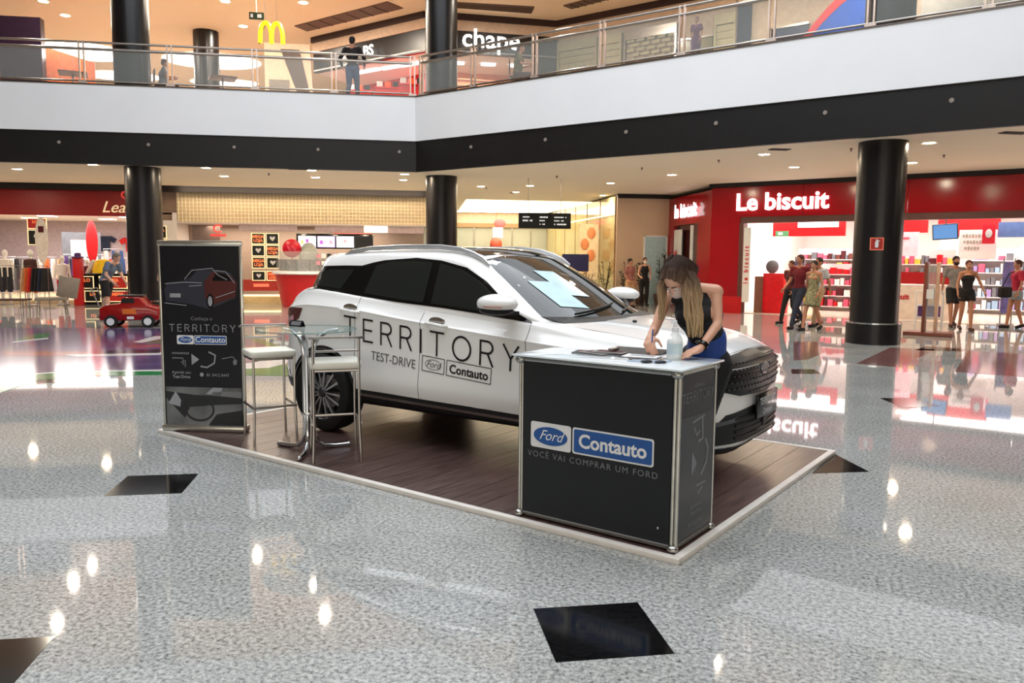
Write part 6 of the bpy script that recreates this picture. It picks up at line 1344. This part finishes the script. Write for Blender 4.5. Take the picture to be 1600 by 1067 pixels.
    if hair_kind == 'long':
        h.sphere(hp_(0, -.06, -.03), (.08*k, .055*k, .11*k), 14, 8, Rh)
        for s in (-.05, 0, .05): h.capsule(hp_(s, -.07, -.04), hp_(s*1.2, -.09, -.30), .035*k, .02*k, 8)
    if hair_kind == 'pony': h.sphere(hp_(0, -.05, .0), (.074*k, .06*k, .075*k), 14, 8, Rh); h.capsule(hp_(0, -.11, .02), hp_(0, -.14, -.32), .03*k, .016*k, 8)
    if hair_kind != 'custom': remeshed('hair', h, hair, t, .009, 2)
    if top:
        c = MB(); g = .013*k
        if top_kind == 'dress':
            c.sphere(P_['che'], ((.145 if female else .165)*k+g, .105*k+g, .17*k), 16, 10, Rc); c.capsule(P_['che'], P_['wai'], .13*k, .118*k, 14); c.capsule(P_['wai'], P_['pel'], .122*k, .15*k, 14)
            m_ = (P_['knr']+P_['knl'])/2; m_ = P_['pel'].lerp(m_, .75); c.sphere(P_['pel'], (.185*k, .13*k, .12*k), 16, 10, Rp); c.tube([P_['pel']+Z*.05, P_['pel'].lerp(m_, .5), m_], [.15*k, .185*k, .215*k], 18)
        else:
            c.sphere(P_['pel']+Z*.03*k, ((.16)*k+g, .11*k+g, .09*k), 16, 10, Rp); c.capsule(P_['pel']+Z*.04*k, P_['wai'], .125*k, .116*k, 14); c.capsule(P_['wai'], P_['che'], .118*k, .132*k, 14)
            c.sphere(P_['che'], ((.148 if female else .17)*k+g, .108*k+g, .165*k if top_kind != 'strapless' else .12*k), 16, 10, Rc)
            if female:
                for s in (-1, 1): c.sphere(P_['che']+Rc @ Vector((s*.06, .077, .028))*k, .068*k, 12, 8)
        if top_kind in ('tshirt', 'long', 'tank'):
            for s in 'rl':
                e = P_['nek'].lerp(P_['sh'+s], .62 if top_kind == 'tank' else 1); c.capsule(P_['nek'].lerp(P_['sh'+s], .35)-sp*.02*k, e-sp*.008*k, .062*k, .054*k if top_kind == 'tank' else .062*k, 10)
                if top_kind == 'tshirt': c.capsule(P_['sh'+s], P_['sh'+s].lerp(P_['el'+s], .55), .062*k, .066*k)
                if top_kind == 'long': c.capsule(P_['sh'+s], P_['el'+s], .062*k, .054*k); c.capsule(P_['el'+s], P_['wr'+s].lerp(P_['el'+s], .05), .054*k, .04*k)
        remeshed('top' if top_kind != 'dress' else 'dress', c, top, t, max(vox, .011), 3)
    if bottom:
        c = MB(); c.sphere(P_['pel']-Z*.02*k, ((.165 if female else .155)*k+.014, .12*k, .12*k), 16, 10, Rp)
        for s in 'rl':
            if bottom_kind == 'pants': c.capsule(P_['hi'+s], P_['kn'+s], .104*k, .072*k); c.capsule(P_['kn'+s], P_['an'+s]+Z*.03*k, .072*k, .056*k)
            elif bottom_kind == 'shorts': e = P_['hi'+s].lerp(P_['kn'+s], .82); c.tube([P_['hi'+s]+Z*.04*k, P_['hi'+s].lerp(P_['kn'+s], .4), e], [.10*k, .104*k, .096*k], 16)
            else: e = P_['hi'+s].lerp(P_['kn'+s], .45); c.tube([P_['hi'+s]+Z*.04*k, P_['hi'+s].lerp(P_['kn'+s], .25), e], [.10*k, .108*k, .104*k], 16)
        remeshed('trousers' if bottom_kind == 'pants' else 'shorts', c, bottom, t, max(vox, .011), 2)
    sh_m = shoe or cb['black']
    for s in 'rl':
        a, q = P_['an'+s], P_['to'+s]; f = (q-a); f.z = 0; f = f.normalized() if f.length > .01 else Vector((0, 1, 0)); c = MB(); hl = a+Vector((0, 0, -.045))*k-f*.03*k; c.capsule(hl, q+Vector((0, 0, .004))*k, .046*k, .04*k, 10)
        zm = min(v[2] for v in c.v)
        o = ob('shoe', c, sh_m, t, True)
    return t, P_, hp_, Rh
def walk(st=.22, lift=.0, lead='r'):
    o = 'l' if lead == 'r' else 'r'; sx = {'r': .09, 'l': -.09}
    return {'kn'+lead: (sx[lead], st*.75, .5), 'an'+lead: (sx[lead], st*1.15, .085), 'kn'+o: (sx[o], -st*.05, .5), 'an'+o: (sx[o], -st*1.1, .13), 'to'+o: (sx[o], -st*1.1+.12, .03),
            'wr'+o: (sx[o]*2.6, st*.9, .93), 'el'+o: (sx[o]*2.6, .02, 1.14), 'wr'+lead: (sx[lead]*2.6, -st*.8, .92), 'el'+lead: (sx[lead]*2.6, -st*.5, 1.15)}
def face(a): return math.radians(a)-PI/2   # local +y looks towards world angle a (degrees from +x)

# woman writing at the counter: joints given in platform coordinates (x along the long edge, y inward, z up)
wx, wy = -.30, 1.03
def w_(s, q, z): return ((s-wx)/.9429, (q-wy)/.9429, z/.9429)
JW = dict(pel=w_(-.32, 1.03, .93), wai=w_(-.295, .985, 1.07), che=w_(-.315, .885, 1.235), nek=w_(-.345, .80, 1.385), hed=w_(-.372, .69, 1.455), look=(-.18, -.55, -.95),
          shr=w_(-.515, .845, 1.325), shl=w_(-.205, .875, 1.375), elr=w_(-.525, .70, 1.13), ell=w_(-.155, .80, 1.185), wrr=w_(-.485, .565, 1.10), wrl=w_(-.165, .575, 1.055),
          hir=w_(-.40, 1.03, .90), hil=w_(-.24, 1.03, .90), knr=w_(-.50, .99, .49), knl=w_(-.33, 1.0, .49), anr=w_(-.56, 1.06, .085), anl=w_(-.40, 1.06, .085), tor=w_(-.60, .92, .03), tol=w_(-.42, .92, .03))
blackc = mat('woman_black', (22, 22, 26), .7, noise=.2, scale=60)
wt, WP, whp, wRh = person(plat(wx, wy, PT), YP, 'woman in sleeveless black top bending over the counter to write', JW, 1.65, skin, True, top=blackc, bottom=mat('black_trousers', (14, 14, 16), .7), bottom_kind='pants', top_kind='tank', shoe=cb['black'], hair=mat('root_brown', (52, 38, 32), .5), hair_kind='custom', mask=mat('mask_pale', (206, 180, 170), .7),
    vox=.0085, hands={'r': ((.35, -.75, -.35), (.4, .1, -.9), .75), 'l': ((-.35, -.9, -.22), (.0, .1, -1), .12)})
k = 1.65/1.75
# hair: dark crown, long blonde-brown lengths falling forward over one shoulder
hm_d = bpy.data.materials.new('hair_ombre'); hm_d.use_nodes = True; nt = hm_d.node_tree; b_ = nt.nodes['Principled BSDF']; tcn = nt.nodes.new('ShaderNodeTexCoord'); spx = nt.nodes.new('ShaderNodeSeparateXYZ'); rp = nt.nodes.new('ShaderNodeValToRGB'); nz_ = nt.nodes.new('ShaderNodeTexNoise'); mp_ = nt.nodes.new('ShaderNodeMapping')
mp_.inputs['Scale'].default_value = (60, 60, 6); nz_.inputs['Scale'].default_value = 1.5; nt.links.new(tcn.outputs['Object'], mp_.inputs[0]); nt.links.new(mp_.outputs[0], nz_.inputs['Vector']); nt.links.new(tcn.outputs['Object'], spx.inputs[0])
mr_ = nt.nodes.new('ShaderNodeMapRange'); mr_.inputs[1].default_value = 1.12; mr_.inputs[2].default_value = 1.60; nt.links.new(spx.outputs['Z'], mr_.inputs[0]); am = nt.nodes.new('ShaderNodeMath'); am.operation = 'MULTIPLY_ADD'; am.inputs[1].default_value = .34; nt.links.new(nz_.outputs['Fac'], am.inputs[0]); sb = nt.nodes.new('ShaderNodeMath'); sb.operation = 'SUBTRACT'; sb.inputs[1].default_value = .17; nt.links.new(mr_.outputs[0], sb.inputs[0]); nt.links.new(sb.outputs[0], am.inputs[2]); nt.links.new(am.outputs[0], rp.inputs[0])
e = rp.color_ramp.elements; e[0].position = .1; e[0].color = (*lin((186, 160, 122)), 1); e[1].position = .86; e[1].color = (*lin((52, 35, 27)), 1); e2 = e.new(.5); e2.color = (*lin((160, 132, 100)), 1); e3 = e.new(.70); e3.color = (*lin((92, 72, 58)), 1); nt.links.new(rp.outputs[0], b_.inputs['Base Color']); b_.inputs['Roughness'].default_value = .7; b_.inputs['Specular IOR Level'].default_value = .25
h = MB(); h.sphere(whp(0, -.028, .04), (.088*k, .10*k, .092*k), 18, 12, wRh); h.sphere(whp(0, -.07, -.01), (.085*k, .06*k, .095*k), 16, 10, wRh)
rr = random.Random(11); hc = whp(0, -.03, .03)
def L_(s, q, z): return Vector((s-wx, q-wy, z))
for i in range(84):      # heavy locks on her left side (right in the picture)
    u = i/83; st_ = hc+Vector((.02+.07*u, .0+.06*rr.random()-.03, .05-.05*u)); md1 = L_(-.305+.075*u+rr.uniform(-.01, .01), .67+rr.uniform(-.04, .05), 1.36); md2 = L_(-.30+.085*u+rr.uniform(-.012, .012), .69+rr.uniform(-.045, .045), 1.24); en = L_(-.285+.07*u+rr.uniform(-.015, .015), .70+rr.uniform(-.04, .04), 1.10+rr.uniform(0, .06)); h.tube([st_, st_.lerp(md1, .5)+Vector((.012, 0, .01)), md1, md2, en], [.014, .014, .011, .009, .003], 5)
for i in range(40):      # thinner locks on the other side of her face
    u = i/39; st_ = hc+Vector((-.02-.03*u, .0+.04*rr.random(), .05)); md1 = L_(-.455-.02*u, .66+rr.uniform(-.03, .05), 1.37); en = L_(-.455-.02*u+rr.uniform(-.012, .012), .68+rr.uniform(-.03, .03), 1.19+rr.uniform(0, .06)); h.tube([st_, md1+Vector((0, 0, .04)), md1, en], [.010, .011, .009, .003], 5)
for sd, n_ in ((-1, 30), (1, 30)):      # locks laid from the parting down both sides of the head
    for i in range(n_):
        y0 = .055-.16*i/(n_-1); c0_ = math.sqrt(max(.05, 1-(max(0, abs(y0+.03)-.02)/.11)**2)); h.tube([whp(.008*sd, y0, .036+.090*c0_), whp(.045*sd*c0_, y0, .034+.082*c0_), whp(.080*sd*c0_, y0-.003, .03+.045*c0_), whp(.091*sd*c0_, y0-.006, .01), whp(.088*sd*c0_, y0-.012, -.05)], [.005, .0065, .0075, .0075, .004], 5)
ob('hair', h, hm_d, wt, True)
# blue panel of the top, wristwatch, pen
c = MB(); c.capsule(WP['pel']+Z*.03, WP['wai'], .137*k, .128*k, 18); c.v = [v for v in c.v]; remeshed('blue_waist_panel', c, mat('blue_panel', (36, 70, 150), .6), wt, .01, 2)['label'] = 'blue lower panel of the top'
wr = WP['wrl']; dv = (WP['ell']-wr).normalized(); ob('wristwatch', MB().tube([wr+dv*.02, wr+dv*.045], .032, 14).sphere(wr+dv*.033+Vector((-.02, -.01, .02)), (.02, .02, .012), 12, 8), gloss_black, wt, True)
pn = MB(); wp = WP['wrr']; pn.tube([wp+Vector((.05, -.075, -.055)), wp+Vector((.045, -.05, .055))], .004, 8); ob('pen', pn, print_blue, wt)

# people of the background
def gl_(px, py): return gp(px, py)
M_ = lambda n, c: mat(n, c, .8, noise=.08)
BENDR = dict(pel=(0, -.05, .93), wai=(0, .0, 1.07), che=(0, .10, 1.24), nek=(0, .22, 1.38), hed=(0, .31, 1.51), look=(0, 1, -.6), elr=(.24, .2, 1.1), ell=(-.24, .2, 1.1), wrr=(.2, .36, .92), wrl=(-.2, .36, .92), shr=(.18, .2, 1.36), shl=(-.18, .2, 1.36), knr=(.1, .08, .5), anr=(.1, .12, .085), knl=(-.1, -.16, .5), anl=(-.1, -.32, .1), tol=(-.1, -.19, .03))
person(gl_(170, 500), face(-25), 'man in grey-blue T-shirt and black shorts leaning to push the toy car', BENDR, 1.78, skin, top=M_('shirt_greyblue', (96, 108, 126)), bottom=cb['black'], bottom_kind='shorts', hair=mat('hair_grey', (110, 100, 92), .7), shoe=cb['brown'], vox=.014)
person(Vector((-5.35, 20.6, 0)), face(-60), 'woman in black dotted tank top behind the poster stand', BENDR, 1.62, skin, True, top=mat('dotted_black', (38, 32, 34), .8, noise=.5, scale=40), bottom=cb['maroon'], bottom_kind='shorts', top_kind='tank', hair=cb['brown'], hair_kind='bun', vox=.014)
person(gl_(1246, 513), face(205), 'man in dark red shirt and jeans walking before the red store', walk(.30, lead='l'), 1.74, skin_tan, top=M_('shirt_darkred', (104, 16, 28)), bottom=M_('jeans_dark', (40, 46, 62)), hair=cb['brown'], vox=.014)
person(gl_(1268, 516), face(215), 'woman in olive patterned dress with a dark ponytail, walking', dict(walk(.26, lead='r')), 1.60, skin_tan, True, top=mat('dress_olive', (128, 124, 92), .8, noise=.45, scale=22), top_kind='dress', hair=cb['black'], hair_kind='pony', vox=.014)
person(gl_(1281, 513)+Vector((.2, .5, 0)), face(200), 'person in pale top walking behind the woman in the olive dress', walk(.2, lead='l'), 1.68, skin_tan, top=M_('shirt_pale', (190, 196, 204)), bottom=M_('trouser_tan', (176, 150, 120)), hair=cb['black'], vox=.014)
person(gl_(1250, 510)+Vector((.15, .8, 0)), face(200), 'person almost hidden behind the man in dark red', walk(.2, lead='r'), 1.60, skin_tan, top=cb['maroon'], bottom=cb['black'], hair=cb['brown'], vox=.014)
person(gl_(1487, 510), face(-110), 'bearded man in grey shirt and black shorts leaving the red store', walk(.16, lead='r'), 1.74, skin_tan, top=M_('shirt_grey', (126, 120, 118)), bottom=cb['black'], bottom_kind='shorts', hair=cb['black'], mask=M_('beard_dark', (54, 24, 26)), shoe=cb['brown'], vox=.014)
person(gl_(1507, 516), face(-115), 'woman in strapless black top and black shorts facing the hall', dict(walk(.14, lead='l'), wrl=(-.36, .12, .95), ell=(-.30, .0, 1.15)), 1.64, skin_tan, True, top=cb['black'], top_kind='strapless', bottom=cb['black'], bottom_kind='hot', hair=cb['brown'], hair_kind='bun', shoe=cb['brown'], vox=.014)
pr, PP, _, _ = person(gl_(1584, 513), face(170), 'person in crimson top and denim shorts with a black bag, right edge', walk(.12, lead='r'), 1.66, skin_tan, True, top=M_('shirt_crimson', (170, 30, 60)), bottom=M_('denim_light', (140, 146, 150)), bottom_kind='hot', hair=cb['brown'], vox=.014)
t = empty('shoulder_bag', pr.location+Vector((-.42, -.12, .88)), 'black shoulder bag carried at the right edge', 'bag'); ob('pouch', MB().box((0, 0, 0), (.3, .16, .26)), cb['black'], t, bevel=.04); ob('strap', MB().tube([(-.08, 0, .12), (.12, .04, .44), (.3, .08, .5)], .012, 6), cb['black'], t, True)
person(Vector((8.72, 26.2, 0)), face(-95), 'woman in black standing before the pale blue door', dict(wrr=(.2, .2, 1.05), wrl=(-.16, .22, 1.0)), 1.66, skin, True, top=cb['black'], bottom=cb['black'], top_kind='tank', hair=cb['brown'], hair_kind='long', mask=cb['white'], vox=.014)
person(Vector((7.95, 25.4, 0)), face(-60), 'woman in dusty pink top seen over the car bonnet', dict(wrr=(.2, .1, .95)), 1.62, skin_tan, True, top=M_('top_pink', (150, 96, 90)), bottom=cb['tan'], bottom_kind='shorts', hair=cb['black'], hair_kind='bun', vox=.014)
person(Vector((-.86, 22.35, 5.7)), face(75), 'man in black jacket and blue jeans leaning on the upper railing', dict(walk(.16, lead='r'), wrr=(.3, .1, 1.0), wrl=(-.3, .05, 1.0), elr=(.33, -.02, 1.18), ell=(-.33, -.02, 1.18)), 1.76, skin_tan, top=cb['black'], top_kind='long', bottom=M_('jeans_blue', (52, 72, 112)), hair=cb['black'], vox=.014)
q_ = R_(7.6, .45, 5.7); person(q_, face(-135), 'child in purple clothes behind the angled balcony glass', walk(.12), .98, skin_tan, True, top=M_('shirt_purple', (112, 52, 84)), top_kind='tshirt', bottom=M_('purple_bottom', (104, 60, 100)), hair=mat('hair_red', (110, 50, 40), .7), hair_kind='short', shoe=print_white, vox=.012)
sit = dict(pel=(0, 0, .52), wai=(0, .02, .66), che=(0, .03, .86), nek=(0, .05, 1.03), hed=(0, .09, 1.2), shr=(.17, .03, 1.0), shl=(-.17, .03, 1.0), elr=(.22, .1, .76), ell=(-.22, .1, .76), wrr=(.14, .32, .78), wrl=(-.14, .32, .78), hir=(.09, 0, .5), hil=(-.09, 0, .5), knr=(.1, .4, .5), knl=(-.1, .4, .5), anr=(.1, .42, .085), anl=(-.1, .42, .085))
def seat_chair(loc, rz, label):
    t = empty('chair', loc, label, 'chair', rz); ob('seat', MB().box((0, 0, .42), (.42, .42, .03)), cb['brown'], t, bevel=.008); ob('backrest', MB().box((0, -.2, .7), (.4, .03, .3)), cb['brown'], t, bevel=.008)
    for a in (-.18, .18):
        for b in (-.18, .18): ob('leg', MB().tube([(a, b, .41), (a*1.1, b*1.1, 0)], .014, 6), steel, t)
q_ = R_(2.6, .95, 5.7); person(q_, face(-10), 'person in olive top seated at the upper balcony', sit, 1.68, skin_tan, True, top=M_('top_olive', (96, 88, 50)), bottom=cb['brown'], hair=cb['brown'], hair_kind='long', vox=.014); seat_chair(q_, face(-10), 'brown chair under the seated person in olive')
q_ = Vector((-5.95, 23.3, 5.7)); person(q_, face(20), 'person seated low behind the glass, right of the left upper column', sit, 1.55, skin_tan, top=cb['grey'], bottom=cb['black'], hair=cb['brown'], vox=.014); seat_chair(q_, face(20), 'brown chair under the seated person near the left upper column')
